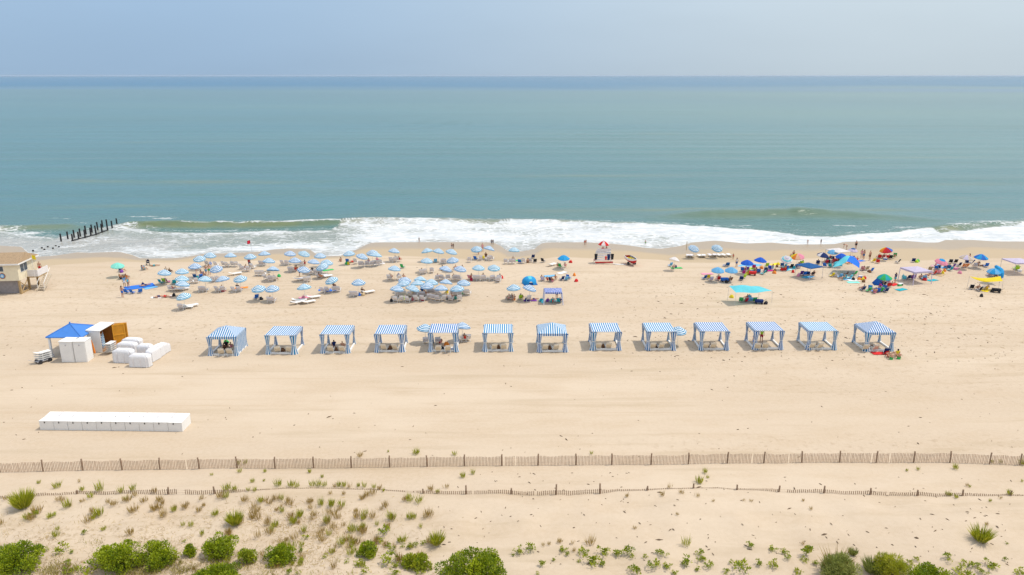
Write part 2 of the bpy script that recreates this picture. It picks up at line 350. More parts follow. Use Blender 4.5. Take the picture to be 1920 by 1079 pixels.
# ------------------------------------------------------------------ sea
def sea_material():
    m = bpy.data.materials.new('sea_water'); m.use_nodes = True; nt = m.node_tree; b = nt.nodes['Principled BSDF']
    co = nt.nodes.new('ShaderNodeNewGeometry').outputs['Position']
    far = attr(nt, 'far'); sed = attr(nt, 'sand'); fo = attr(nt, 'foam'); film = attr(nt, 'film')
    streak = tex(nt, co, 0.012, 5, 0.16, 1.0, 0.3); streak2 = tex(nt, co, 0.10, 4, 0.10, 1.0, 0.2); wide = tex(nt, co, 0.0022, 3, 0.25, 1.0)
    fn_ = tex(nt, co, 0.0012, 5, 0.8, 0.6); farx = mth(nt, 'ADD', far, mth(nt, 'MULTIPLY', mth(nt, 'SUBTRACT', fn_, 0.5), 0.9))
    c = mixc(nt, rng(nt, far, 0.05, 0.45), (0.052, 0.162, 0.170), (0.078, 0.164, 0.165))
    c = mixc(nt, rng(nt, streak, 0.40, 0.66, 0, 0.55), c, (0.055, 0.140, 0.125))
    c = mixc(nt, rng(nt, wide, 0.42, 0.64, 0, 0.5), c, (0.110, 0.215, 0.180))
    c = mixc(nt, rng(nt, streak2, 0.50, 0.68, 0, 0.65), c, (0.065, 0.160, 0.145))
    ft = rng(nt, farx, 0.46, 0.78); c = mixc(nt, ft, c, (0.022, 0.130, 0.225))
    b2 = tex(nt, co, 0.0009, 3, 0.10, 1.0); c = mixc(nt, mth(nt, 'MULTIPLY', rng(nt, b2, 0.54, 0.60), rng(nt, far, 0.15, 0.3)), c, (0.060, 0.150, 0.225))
    c = mixc(nt, sed, c, (0.165, 0.190, 0.085))
    c = mixc(nt, film, c, (0.40, 0.385, 0.350))
    f1 = tex(nt, co, 0.55, 7, 0.45, 1.0, 1.2, 0.62); f2 = tex(nt, co, 0.16, 4, 0.35, 1.0, 0.6)
    vor = nt.nodes.new('ShaderNodeTexVoronoi'); vor.feature = 'DISTANCE_TO_EDGE'; vor.inputs['Scale'].default_value = 0.9
    mp = nt.nodes.new('ShaderNodeMapping'); mp.inputs['Scale'].default_value = (0.6, 1, 1); nt.links.new(co, mp.inputs[0])
    nz = nt.nodes.new('ShaderNodeTexNoise'); nz.inputs['Scale'].default_value = 0.6; nz.inputs['Detail'].default_value = 4; nt.links.new(mp.outputs[0], nz.inputs['Vector'])
    va = nt.nodes.new('ShaderNodeVectorMath'); va.operation = 'MULTIPLY_ADD'; va.inputs[1].default_value = (2.5, 2.5, 0)
    nt.links.new(nz.outputs['Color'], va.inputs[0]); nt.links.new(mp.outputs[0], va.inputs[2]); nt.links.new(va.outputs[0], vor.inputs['Vector'])
    lace = rng(nt, vor.outputs['Distance'], 0.16, 0.02)
    pat = mth(nt, 'ADD', mth(nt, 'MULTIPLY', f1, 0.62), mth(nt, 'MULTIPLY', f2, 0.38))
    pat = mth(nt, 'SUBTRACT', pat, mth(nt, 'MULTIPLY', lace, 0.13))
    ff = rng(nt, mth(nt, 'SUBTRACT', fo, pat), -0.07, 0.17)
    c = mixc(nt, ff, c, mixc(nt, rng(nt, f1, 0.35, 0.65), (0.50, 0.53, 0.54), (0.72, 0.73, 0.72)))
    nt.links.new(c, b.inputs['Base Color'])
    r = nt.nodes.new('ShaderNodeMapRange'); nt.links.new(ff, r.inputs[0]); r.inputs[3].default_value = 0.22; r.inputs[4].default_value = 0.9
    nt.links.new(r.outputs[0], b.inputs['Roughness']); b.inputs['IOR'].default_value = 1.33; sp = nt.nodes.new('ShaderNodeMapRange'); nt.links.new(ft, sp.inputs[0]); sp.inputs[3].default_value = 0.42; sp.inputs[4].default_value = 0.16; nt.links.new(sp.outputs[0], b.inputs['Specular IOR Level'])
    rip = tex(nt, co, 0.9, 5, 0.35, 1.0, 0.4); swl = tex(nt, co, 0.14, 4, 0.22, 1.0, 0.2)
    h = mth(nt, 'ADD', mth(nt, 'MULTIPLY', rip, 0.35), mth(nt, 'MULTIPLY', swl, 1.3))
    h = mth(nt, 'ADD', h, mth(nt, 'MULTIPLY', ff, mth(nt, 'MULTIPLY', f1, 0.5)))
    bp = nt.nodes.new('ShaderNodeBump'); bp.inputs['Distance'].default_value = 1.0
    nt.links.new(mth(nt, 'SUBTRACT', 0.60, mth(nt, 'MULTIPLY', far, 0.35)), bp.inputs['Strength']); nt.links.new(h, bp.inputs['Height'])
    nt.links.new(bp.outputs[0], b.inputs['Normal']); return m
sx_ = cols(0.6, 118)
s = [0.0]
while s[-1] < 46: s.append(s[-1] + 0.32)
while s[-1] < 45000: s.append(s[-1] + max(0.5, (s[-1] - 40) * 0.035))
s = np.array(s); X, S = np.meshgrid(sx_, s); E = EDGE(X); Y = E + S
def crest(pts, near, farw, jit=0.5, seed=0):
    ps = sorted([(P(a, b, SEA), c, d) for a, b, c, d in pts], key=lambda t: t[0].x); xs = np.array([p[0].x for p in ps]); ys = np.array([p[0].y for p in ps])
    hs = np.array([p[1] for p in ps]); ss = np.array([p[2] for p in ps])
    yc = np.interp(X, xs, ys) + jit * (fbm(X, X * 0, 0.3, 3, seed) - 0.5) * 2; d = Y - yc
    A = np.interp(X, xs, hs) * np.clip(0.55 + 0.9 * fbm(X, X * 0 + 3, 0.12, 3, seed + 4), 0.5, 1.3); w = np.where(d < 0, near, farw)
    prof = np.exp(-(d / w) ** 2)
    front = np.exp(-((d + near * 0.75) / (near * 1.15)) ** 2) * np.interp(X, xs, ss)
    return A * prof, front, yc
W1, f1, yc1 = crest([(205, 424, 0, 0), (240, 423, .9, .9), (300, 424, 1.1, 1), (430, 424, 1.1, .95), (520, 423, 1.1, .9), (640, 419, 1.0, .7), (700, 415, .8, .3), (930, 417, .7, .45), (1000, 417, .6, .5), (1200, 422, .5, .25), (1300, 424, 0, 0)], 1.5, 4.0, 0.7, 2)
W2, f2, yc2 = crest([(1200, 408, 0, 0), (1270, 405, .7, .5), (1380, 403, 1.5, 1), (1500, 403, 1.5, 1), (1620, 406, .9, .7), (1720, 411, .5, .35), (1800, 414, 0, 0)], 2.6, 5.5, 0.4, 5)
W3, f3, yc3 = crest([(1690, 437, 0, 0), (1735, 433, .6, .6), (1770, 430, .8, .85), (1800, 427, .6, .5), (1880, 420, .6, .3), (1960, 417, .4, .1)], 1.6, 4.0, 0.5, 8)
W4, f4, yc4 = crest([(-120, 426, 0, 0), (0, 428, .5, .6), (60, 427, .7, .75), (130, 426, .6, .5), (190, 428, 0, 0)], 2.0, 4.0, 0.5, 11)
fade = smooth(2, 14, S)
swell = 0.22 * np.sin((Y + 5 * fbm(X, Y, 0.015, 2, 40)) / 26 * 6.283) * smooth(30, 80, S) * smooth(900, 300, S) * (fbm(X, Y, 0.012, 2, 41) * 1.6)
swell = swell + 0.10 * (fbm(X * 0.35, Y, 0.25, 3, 44) - 0.5) * smooth(400, 120, S) * fade
foamb = FOAM(X)
inside = smooth(1.2, -1.6, Y - foamb - 1.2 * (fbm(X, Y, 0.25, 3, 51) - 0.5) * 2)
chop = 0.28 * (fbm(X, Y, 0.7, 3, 60) - 0.4) * inside * smooth(1.0, 6, S)
Z = np.maximum(SEA - .03 * smooth(.7, 0, S) + (W1 + W2 + W3 + W4 + swell + chop) * fade, T(X, Y) - 0.02 + 0.05 * smooth(0.0, 0.8, S) + 0.05 * smooth(0.5, 4.0, S))
lx = smooth(-40, -72, X)                      # the far left runs greyer, in streaks
right = smooth(28, 40, X)
rel = S / np.maximum(foamb - E, 2.0)
dens = inside * (0.47 + 0.22 * fbm(X, Y, 0.12, 3, 52) - 0.17 * smooth(-18, -48, X) * smooth(0.15, 0.5, rel) * smooth(1.0, 0.75, rel) + 0.08 * right)
dens = dens - 0.16 * smooth(-58, -70, X) * smooth(0.55, 0.1, rel) * inside
dens = dens - 0.10 * smooth(0.16, 0.04, rel) * smooth(-75, -60, X) * (1 - right)
dens = np.maximum(dens, 0.74 * np.exp(-((S - 0.25) / 0.40) ** 2) * (0.55 + 0.7 * fbm(X, Y, 0.2, 2, 55)))     # bright leading lace of the swash
lip = np.exp(-((Y - yc1 + 0.2) / 0.9) ** 2) * np.clip(W1, 0, 1) * smooth(-84, -48, X + 30 * (fbm(X, X * 0, 0.14, 3, 57) - .5))
dens = np.maximum(dens, 0.62 * lip)
dens = np.maximum(dens, 0.40 * np.exp(-((Y - foamb - 1.5) / 2.2) ** 2))
def streakf(px, py, wx, wy, a):
    p = P(px, py, SEA); return a * np.exp(-((X - p.x) / wx) ** 2 - ((Y - p.y - 0.8 * (fbm(X, Y, .2, 2, 70) - .5) * 4) / wy) ** 2)
for q in [(135, 462, 5, 3, .62), (165, 458, 5, 3, .58), (245, 424, 4, 2, .58), (270, 406, 7, 1.2, .56), (310, 410, 5, 3, .52), (110, 411, 6, .8, .47), (150, 421, 3, 2.5, .5), (470, 415, 10, 1.2, .50), (300, 417, 5, 1.3, .5), (20, 432, 6, 4, .52), (60, 437, 9, 4, .56), (1480, 421, 4, .8, .50), (1600, 425, 6, .9, .5),
          (1380, 424, 6, 2.5, .44), (1700, 428, 6, 2.5, .5), (1860, 420, 9, 4, .56), (1800, 425, 5, 2, .5), (1500, 433, 12, 2.5, .42)]:
    dens = np.maximum(dens, streakf(*q))
film = inside * (0.50 - 0.2 * right) + smooth(0.32, 0.05, rel) * 0.4 * (1 - 0.5 * right) + smooth(-58, -68, X) * smooth(0.9, 0.3, rel) * 0.5
lines_ = 0
for k, (py, x0, x1, a_) in enumerate([(395, 900, 1500, .5), (388, 100, 420, .3), (372, 1400, 1900, .4), (346, 1350, 1900, .35), (340, 60, 620, .45), (330, 900, 1300, .35), (300, 0, 300, .3), (296, 1250, 1900, .3), (268, 200, 500, .3), (252, 1000, 1500, .25), (240, 0, 260, .25), (398, 1500, 1900, .5)]):
    pa, pb = P(x0, py, SEA), P(x1, py + rnd.uniform(-3, 3), SEA); w_ = (pa.y / 150) ** 1.2 * 1.9
    yl = pa.y + (pb.y - pa.y) * (X - pa.x) / (pb.x - pa.x) + w_ * 2.2 * (fbm(X, X * 0 + k, .03, 3, 80 + k) - .5)
    e_ = smooth(pa.x - 12, pa.x + 25, X) * smooth(pb.x + 12, pb.x - 25, X)
    lines_ = lines_ + a_ * e_ * np.exp(-((Y - yl) / w_) ** 2) * np.clip(fbm(X, Y, .06, 3, 95 + k) * 2 - .3, 0, 1)
Z = Z + .25 * lines_
sandy = np.clip(lines_ * 1.1 + f1 * (.35 + .8 * fbm(X, Y, .16, 3, 130)) + f2 * 0.5 + f3 + f4 * 0.8, 0, 1) + 0.35 * inside + 0.12 * smooth(30, 5, Y - foamb)
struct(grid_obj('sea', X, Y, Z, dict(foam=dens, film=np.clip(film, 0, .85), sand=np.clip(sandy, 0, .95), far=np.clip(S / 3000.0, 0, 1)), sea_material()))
# ------------------------------------------------------------------ umbrellas
def dome(r, h, rings, m=None, mf=None, sides=8):
    """eight-panel canopy with sagging panels and a short valance; uv.x counts the stripes from the tip"""
    b = MB(); pr = [0.0] + [i / rings for i in range(1, rings + 1)]
    prof = lambda t: h * (1 - t ** 1.55)
    def pt(t, a, k):                       # panels dip between ribs
        ang = 2 * math.pi * a / sides; f = abs((a % 1) - .5) * 2
        rr = r * t * (math.cos(math.pi / sides) / math.cos(((a % 1) - .5) * 2 * math.pi / sides) if True else 1)
        return (rr * math.cos(ang), rr * math.sin(ang), prof(t) - 0.035 * t * (1 - f) + k)
    n = sides * 2
    for i in range(rings):
        for j in range(n):
            a0, a1 = j / 2, (j + 1) / 2; t0, t1 = pr[i], pr[i + 1]
            mi = mf(a0 + .01, t0) if mf else 0
            u0, u1 = t0 * 5 + .2, t1 * 5 + .2
            if i == 0: b.poly([pt(0, 0, 0), pt(t1, a0, 0), pt(t1, a1, 0)], mi, [(u0, 0), (u1, 0), (u1, 0)])
            else: b.poly([pt(t0, a0, 0), pt(t1, a0, 0), pt(t1, a1, 0), pt(t0, a1, 0)], mi, [(u0, 0), (u1, 0), (u1, 0), (u0, 0)])
    for j in range(n):
        a0, a1 = j / 2, (j + 1) / 2; mi = mf(a0 + .01, 1) if mf else 0
        b.poly([pt(1, a0, 0), pt(1, a0, -.09), pt(1, a1, -.09), pt(1, a1, 0)], mi, [(4.8, 0), (4.9, 0), (4.9, 0), (4.8, 0)])
    return b
def pole_mesh(h, mats):
    b = MB(); b.tube([(0, 0, -0.2), (0, 0, h)], 0.022, 6); b.tube([(0, 0, h), (0, 0, h + .12)], [.03, .012], 6); return b.mesh('pole', mats)
def ribs_mesh(r, h, mats):
    b = MB()
    for k in range(8):
        a = 2 * math.pi * k / 8; b.tube([(0.03 * math.cos(a), .03 * math.sin(a), h - .03), (r * .96 * math.cos(a), r * .96 * math.sin(a), -.02)], .008, 4)
    return b.mesh('ribs', mats)
def umbrella(px, py, style='stripe', r=1.0, tilt=0.0, tdir=0.0, base='blue and white striped beach umbrella', where='', group=None, zc=2.0, ground=None):
    """canopy centre shows at (px, py)"""
    hc = r * 0.56
    g = put(px, py, zc) if ground is None else ground
    name = 'striped_umbrella' if style == 'stripe' else 'beach_umbrella'
    t = O(name, None, None, g, (0, 0, rnd.uniform(-.4, .4)))
    if style == 'stripe': me = cached(('umb', r), lambda: dome(r, hc, 25).mesh('canopy', STRIPE))
    else:
        def mk():
            cs = style.split('-')
            if cs[0] == 'rings': return dome(r, hc, 10, mf=lambda a, tt: int(tt * 5) % (len(cs) - 1)).mesh('canopy', [M(c, 'sheer') for c in cs[1:]])
            if cs[0] == 'center': return dome(r, hc, 10, mf=lambda a, tt: 0 if tt < .42 else 1).mesh('canopy', [M(c, 'sheer') for c in cs[1:]])
            return dome(r, hc, 6, mf=lambda a, tt: int(a) % len(cs)).mesh('canopy', [M(c, 'sheer') for c in cs])
        me = cached(('umb', style, r), mk)
    pl = O('pole', cached('upole%.2f' % zc, lambda: pole_mesh(zc + hc - .24, M('white', 'metal'))), t)
    hold = Matrix.Rotation(tdir, 4, 'Z') @ Matrix.Rotation(tilt, 4, 'X')
    c = O('canopy', me, t, (0, 0, zc - .22)); c.rotation_euler = hold.to_euler()
    rb = O('ribs', cached(('ribs', r), lambda: ribs_mesh(r, hc, M('silver', 'metal'))), c)
    reg(t, base, where, 'umbrella', group); return t

SU = 'blue-striped umbrella'
stripes = [
 ('in the packed foursome left of the red flag', [(308, 510), (341, 508), (341, 521), (342, 531)]),
 ('by the water left of the red flag', [(373.5, 483.7), (393.5, 477.5), (432, 478.4)]),
 ('by the standing bathers left of the flag', [(365, 498), (405, 502.6)]),
 ('in the row below the red flag', [(384, 522), (417, 522), (450, 521)]),
 ('alone over three empty white loungers', [(344, 554)]),
 ('right at the foot of the red flag', [(469, 480)]),
 ('by the water right of the red flag', [(495.5, 475), (504, 488)]),
 ('near the bright blue chair', [(484.5, 539.5), (510, 539.5)]),
 ('over two empty white chairs facing sea', [(511.6, 504)]),
 ('at the waterline above the bending man', [(543.6, 474.5), (570, 474.5), (600, 478.7), (552.6, 487)]),
 ('in the huddle beside the green mat', [(588, 490), (612.5, 491), (604, 499)]),
 ('directly above the bending man', [(569, 504)]),
 ('alone over the pink bag', [(570, 537)]),
 ('over the bather with a blue towel', [(621.5, 524)]),
 ('over the bather with a tan towel', [(672, 528)]),
 ('above the purple-clad sitter by wet sand', [(654.5, 474.5), (678.7, 479.6), (697.7, 472.7), (705, 477.5)]),
 ('alone on wet sand above the green chair', [(738.7, 469.5)]),
 ('left of the green beach chair', [(739.4, 502.6)]),
 ('in the waterline trio over wet sand', [(800.6, 469.5), (822, 470), (846.5, 471)]),
 ('just inland of the waterline trio', [(800, 488), (848.6, 486.6)]),
 ('in the row behind the big crowded cluster', [(835.4, 503), (863, 503), (897, 501), (926, 500.8)]),
 ('in the seaward rank of the crowded cluster', [(759, 524), (788, 522.7), (809, 528), (836, 528.3), (869.5, 529)]),
 ('in the middle of the crowded cluster', [(755.4, 530.5), (782.6, 530)]),
 ('in the landward rank of the crowded cluster', [(744.3, 540), (773.5, 539.4), (800.6, 535), (827, 539.4), (857, 539.4)]),
 ('over the bathers bending by wet sand', [(893.5, 465.7), (917, 465)]),
 ('at the tongue of swash foam', [(963.8, 467.8)]),
 ('in front of the teal pop-up tent', [(963, 538), (993, 539)]),
 ('beside the fifth cabana', [(797, 613.4), (866.7, 610)]),
 ('half hidden beside the ninth cabana', [(1272, 618)]),
]
for where, pts in stripes:
    for x, y in pts:
        umbrella(x, y, 'stripe', 1.0, rnd.uniform(.04, .32), rnd.choice([rnd.uniform(1.0, 2.6), rnd.uniform(-.6, .6), rnd.uniform(0, 6.28)]), SU, where, 'striped rental umbrellas on the beach')
for x, y in [(1301, 464.3), (1344.7, 463.6)]:
    umbrella(x, y, 'stripe', 1.0, R(26), 0.1, SU, 'tilted over the row of white loungers', 'striped rental umbrellas on the beach')
for x, y, st, r, ti, td, b, w in [
 (220, 496.8, 'mint', 1.0, .15, 1, 'pale mint green beach umbrella', 'alone by the lifeguard station'),
 (1057, 482.4, 'azure', .98, .1, 0, 'bright turquoise blue beach umbrella', 'alone left of the lifeguard chair'),
 (1265, 485.2, 'offwhite', .85, .3, 2, 'small plain white beach umbrella', 'tilted over a blue chair'),
 (1346, 505.4, 'sky', 1.0, .1, 0, 'light blue beach umbrella', 'in the close pair over a blue wagon'),
 (1371.5, 505.4, 'sky', 1.0, .1, 0, 'light blue beach umbrella', 'in the close pair over a blue wagon'),
 (1401, 491.5, 'royal', 1.0, .05, 0, 'royal blue beach umbrella', 'with a sagging square look by mats'),
 (1426, 486.6, 'royal', .98, .1, 1, 'royal blue beach umbrella', 'higher up by the wet sand'),
 (1475.4, 484.5, 'rings-offwhite-lavender-offwhite-aqua', .95, R(28), -.5, 'white pastel ringed beach umbrella', 'tilted beside the pastel rainbow umbrella'),
 (1495.6, 479.6, 'pink-lavender-aqua-mint-yellow-orange-peach-pink', 1.1, .2, -.5, 'pastel rainbow beach umbrella', 'with pink panels above a seated group'),
 (1542.8, 477, 'navy-navy-navy-offwhite', .95, .15, 1, 'navy umbrella with white patches', 'left of the white canopy'),
 (1561.5, 471.5, 'sky', .85, .1, 0, 'light blue umbrella with pale panels', 'against the white canopy'),
 (1578, 479, 'royal', .95, .1, -1, 'royal blue umbrella', 'just below the white canopy'),
 (1599.8, 467.8, 'center-denim-lavender', .8, .1, 0, 'lavender umbrella with dark blue centre', 'at the wet sand by the white canopy'),
 (1661.7, 467.8, 'blue-aqua-green-lime-yellow-orange-red-crimson', 1.05, .2, -1.2, 'vivid full rainbow beach umbrella', 'over a red-dressed group'),
 (1659, 518.6, 'teal-green', 1.05, .08, 0, 'teal green beach umbrella', 'beside the blue wedge tent'),
 (1765.7, 489.4, 'center-azure-pink', 1.0, R(18), 0, 'pink umbrella with round blue centre', 'over blue and pink towels'),
 (1812, 482.4, 'beige-lavender', 1.05, .12, 1, 'faded grey-pink beach umbrella', 'touching a bright blue umbrella'),
 (1840, 481, 'azure-blue', 1.05, .1, 0, 'bright blue beach umbrella', 'touching the faded grey-pink umbrella'),
 (1864.4, 507.5, 'sky-azure', 1.0, .1, 0, 'light blue beach umbrella', 'above the yellow shade cloth')]:
    umbrella(x, y, st, r, ti, td, b, w, 'private beach umbrellas')
umbrella(1874, 507, 'azure', 1.15, R(62), 1.3, 'bright blue umbrella', 'leaning steeply above the yellow shade cloth', 'private beach umbrellas', zc=1.3)

# ------------------------------------------------------------------ chairs, loungers and small things
def chair_parts(kind):
    """white rental lounge chair facing the sea (+y)"""
    if kind == 'W':
        fr = MB()
        for sx in (-.3, .3):
            fr.tube([(sx, .42, .0), (sx, .40, .34), (sx, -.28, .30), (sx, -.68, 1.0)], .022, 5)
            fr.tube([(sx, -.46, .0), (sx, -.30, .30)], .022, 5)
            fr.tube([(sx * 1.06, .38, .34), (sx * 1.06, .36, .56), (sx * 1.06, -.44, .58)], .028, 5)
        fr.tube([(-.3, -.68, 1.0), (.3, -.68, 1.0)], .022, 5); fr.tube([(-.3, .40, .34), (.3, .40, .34)], .022, 5)
        fr.tube([(-.3, -.46, .05), (.3, -.46, .05)], .02, 5)
        seat = MB(); seat.patch(lambda u, v: ((u - .5) * .58, .40 - .70 * v, .34 - .05 * v - .06 * math.sin(math.pi * v)), 4, 5)
        bk = MB(); bk.patch(lambda u, v: ((u - .5) * (.60 - .12 * max(0, v - .75)), -.29 - .41 * v - .05 * math.sin(math.pi * v), .29 + .74 * v + .03 * math.sin(math.pi * u)), 5, 6)
        bk.patch(lambda u, v: ((u - .5) * .58, -.71 - .03 * v + .03, 1.03 - .20 * v - .01), 3, 2)
        return fr, seat, bk
    if kind == 'C':
        fr = MB()
        for sx in (-.28, .28):
            fr.tube([(sx, .30, .0), (sx, .28, .22), (sx, -.20, .16), (sx, -.48, .78)], .016, 5)
            fr.tube([(sx, -.34, .0), (sx, -.2, .2), (sx, .2, .42), (sx, -.3, .42)], .016, 5)
        fr.tube([(-.28, -.48, .78), (.28, -.48, .78)], .016, 5); fr.tube([(-.28, .28, .22), (.28, .28, .22)], .016, 5); fr.tube([(-.28, -.34, .01), (.28, -.34, .01)], .014, 5)
        seat = MB(); seat.patch(lambda u, v: ((u - .5) * .54, .28 - .48 * v, .22 - .06 * v - .04 * math.sin(math.pi * v)), 3, 4)
        bk = MB(); bk.patch(lambda u, v: ((u - .5) * .54, -.20 - .28 * v - .04 * math.sin(math.pi * v), .16 + .62 * v), 3, 5)
        bk.patch(lambda u, v: ((u - .5) * .40, -.47 - .05 * math.sin(math.pi * v), .74 - .22 * v), 3, 3)
        return fr, seat, bk
    fr = MB()                                   # F: flat chaise
    for sx in (-.31, .31):
        fr.tube([(sx, 1.0, .30), (sx, -.35, .30)], .03, 5)
        for y in (.85, -.2): fr.tube([(sx, y, .0), (sx, y, .30)], .028, 5)
        fr.tube([(sx, -.35, .30), (sx, -.95, .52)], .025, 5)
    for y in (1.0, -.35): fr.tube([(-.31, y, .30), (.31, y, .30)], .028, 5)
    fr.tube([(-.31, -.95, .52), (.31, -.95, .52)], .025, 5)
    seat = MB(); seat.patch(lambda u, v: ((u - .5) * .6, 1.0 - 1.33 * v, .32 - .03 * math.sin(math.pi * v)), 3, 5)
    bk = MB(); bk.patch(lambda u, v: ((u - .5) * .6, -.35 - .60 * v, .32 + .22 * v), 3, 3)
    return fr, seat, bk
def chair(g, kind, col, rz, base, where, name, group):
    def mk():
        fr, se, bk = chair_parts(kind); fm = M('white', 'plastic') if kind != 'C' else M('silver', 'metal')
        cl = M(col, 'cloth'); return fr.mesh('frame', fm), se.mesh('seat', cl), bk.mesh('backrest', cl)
    a, b, c = cached(('chair', kind, col), mk)
    t = O(name, None, None, g, (0, 0, rz)); O('frame', a, t); O('seat', b, t); O('backrest', c, t)
    reg(t, base, where, 'beach chair' if kind != 'F' else 'sun lounger', group); return t
def towel_mesh(col, w=.9, l=1.8):
    b = MB(); b.patch(lambda u, v: ((u - .5) * w, (v - .5) * l, .025 + .018 * math.sin(9 * u + 3 * v) * math.sin(7 * v) + .01), 8, 14)
    b.patch(lambda u, v: ((.5 - u) * w, (v - .5) * l, .003), 1, 1); return b.mesh('towel', M(col))
def bag_mesh(col):
    b = MB(); n = 10
    for k in range(4):
        pass
    def pt(u, v):
        a = 2 * math.pi * u; s = 1 + .12 * math.sin(3 * a + 5 * v)
        w = [.22, .27, .25, .19, .10][min(4, int(v * 4))] if False else .27 - .17 * v ** 3
        return (w * s * math.cos(a) * 1.15, w * s * math.sin(a) * .8, .42 * v)
    b.patch(pt, 12, 5); b.poly([pt(i / 12, 1) for i in range(12)])
    b.tube([(-.14, 0, .40), (-.1, 0, .55), (.1, 0, .55), (.14, 0, .40)], .014, 5); return b.mesh('tote', M(col), True)
def cooler_mesh(col):
    b = MB(); b.hexa([(-.26, -.17, 0), (.26, -.17, 0), (.26, .17, 0), (-.26, .17, 0)], [(-.29, -.19, .3), (.29, -.19, .3), (.29, .19, .3), (-.29, .19, .3)], 0)
    b.hexa([(-.305, -.205, .302), (.305, -.205, .302), (.305, .205, .302), (-.305, .205, .302)], [(-.27, -.17, .37), (.27, -.17, .37), (.27, .17, .37), (-.27, .17, .37)], 1)
    b.tube([(-.30, 0, .2), (-.33, 0, .40), (.33, 0, .40), (.30, 0, .2)], .014, 5, 1); return b.mesh('cooler', [M(col, 'plastic'), M('white', 'plastic')])
def wagon(g, col, where, base):
    t = O('beach_wagon', None, None, g, (0, 0, rnd.uniform(-.5, .5)))
    def mk():
        b = MB(); b.hexa([(-.5, -.28, .22), (.5, -.28, .22), (.5, .28, .22), (-.5, .28, .22)], [(-.56, -.32, .58), (.56, -.32, .58), (.56, .32, .58), (-.56, .32, .58)])
        w = MB(); w.tube([(0, -.05, 0), (0, .05, 0)], .13, 12); h = MB(); h.tube([(.5, 0, .3), (.95, 0, .75), (.95, -.1, .75)], .016, 5); return b.mesh('basket', M(col)), w.mesh('wheel', M('black', 'plastic')), h.mesh('handle', M('black', 'metal'))
    b, w, h = cached(('wagon', col), mk); O('basket', b, t); O('handle', h, t)
    for x in (-.38, .38):
        for y in (-.3, .3): O('wheel', w, t, (x, y, .13))
    return reg(t, base, where, 'wagon', None)

# ------------------------------------------------------------------ people
POSES = dict(
 st=dict(p=(0, 0, .92), c=(0, 0, 1.26), n=(0, 0, 1.46), h=(0, .02, 1.60), k=(.10, .03, .49), a=(.11, -.02, .08), t=(.13, .14, .03), s=(.17, 0, 1.40), e=(.24, -.03, 1.12), w=(.25, .06, .88)),
 wk=dict(p=(0, 0, .90), c=(0, .03, 1.24), n=(0, .04, 1.44), h=(0, .07, 1.58), k=(.09, .16, .50), a=(.10, .22, .09), t=(.11, .37, .05), k2=(.09, .00, .48), a2=(.10, -.30, .14), t2=(.11, -.20, .03), s=(.17, .03, 1.38), e=(.23, -.12, 1.12), w=(.24, .02, .88), e2=(.23, .12, 1.12), w2=(.22, .30, .95)),
 be=dict(p=(0, -.08, .86), c=(0, .26, 1.02), n=(0, .44, 1.00), h=(0, .56, .93), k=(.12, .04, .47), a=(.13, -.06, .08), t=(.14, .10, .03), s=(.17, .40, .98), e=(.21, .46, .72), w=(.18, .52, .46)),
 si=dict(p=(0, 0, .13), c=(0, -.06, .46), n=(0, -.04, .66), h=(0, .0, .80), k=(.13, .40, .40), a=(.13, .66, .09), t=(.13, .82, .06), s=(.17, -.05, .60), e=(.24, .12, .38), w=(.17, .36, .38)),
 re=dict(p=(0, -.10, .46), c=(0, -.34, .76), n=(0, -.44, .96), h=(0, -.44, 1.10), k=(.12, .36, .52), a=(.13, .66, .18), t=(.14, .78, .14), s=(.18, -.41, .88), e=(.30, -.16, .64), w=(.29, .14, .62)),
 lo=dict(p=(0, -.06, .30), c=(0, -.26, .58), n=(0, -.33, .77), h=(0, -.32, .91), k=(.12, .34, .42), a=(.13, .62, .10), t=(.14, .76, .08), s=(.18, -.30, .70), e=(.28, -.10, .46), w=(.26, .18, .44)),
 ly=dict(p=(0, 0, .16), c=(0, -.34, .17), n=(0, -.54, .17), h=(0, -.69, .18), k=(.11, .42, .19), a=(.13, .84, .12), t=(.15, .88, .24), s=(.17, -.48, .16), e=(.27, -.22, .14), w=(.26, .06, .13)))
def skin_mesh(name, verts, edges, mats, root=0, sub=1):
    me = bpy.data.meshes.new('tmp'); me.from_pydata([v[0] for v in verts], edges, [])
    o = bpy.data.objects.new('tmp', me); C.collection.objects.link(o)
    o.modifiers.new('skin', 'SKIN')
    for i, v in enumerate(verts):
        r = v[1] if isinstance(v[1], tuple) else (v[1], v[1]); me.skin_vertices[0].data[i].radius = r
        me.skin_vertices[0].data[i].use_root = (i == root)
    sb = o.modifiers.new('sub', 'SUBSURF'); sb.levels = sub; sb.render_levels = sub
    dg = bpy.context.evaluated_depsgraph_get(); ev = o.evaluated_get(dg); out = bpy.data.meshes.new_from_object(ev); out.name = name
    bpy.data.objects.remove(o); bpy.data.meshes.remove(me)
    out.polygons.foreach_set('use_smooth', [True] * len(out.polygons))
    out.materials.clear()
    for m in mats: out.materials.append(m)
    return out
def lerp(a, b, t): return tuple(a[i] + (b[i] - a[i]) * t for i in range(3))
def mir(p): return (-p[0], p[1], p[2])
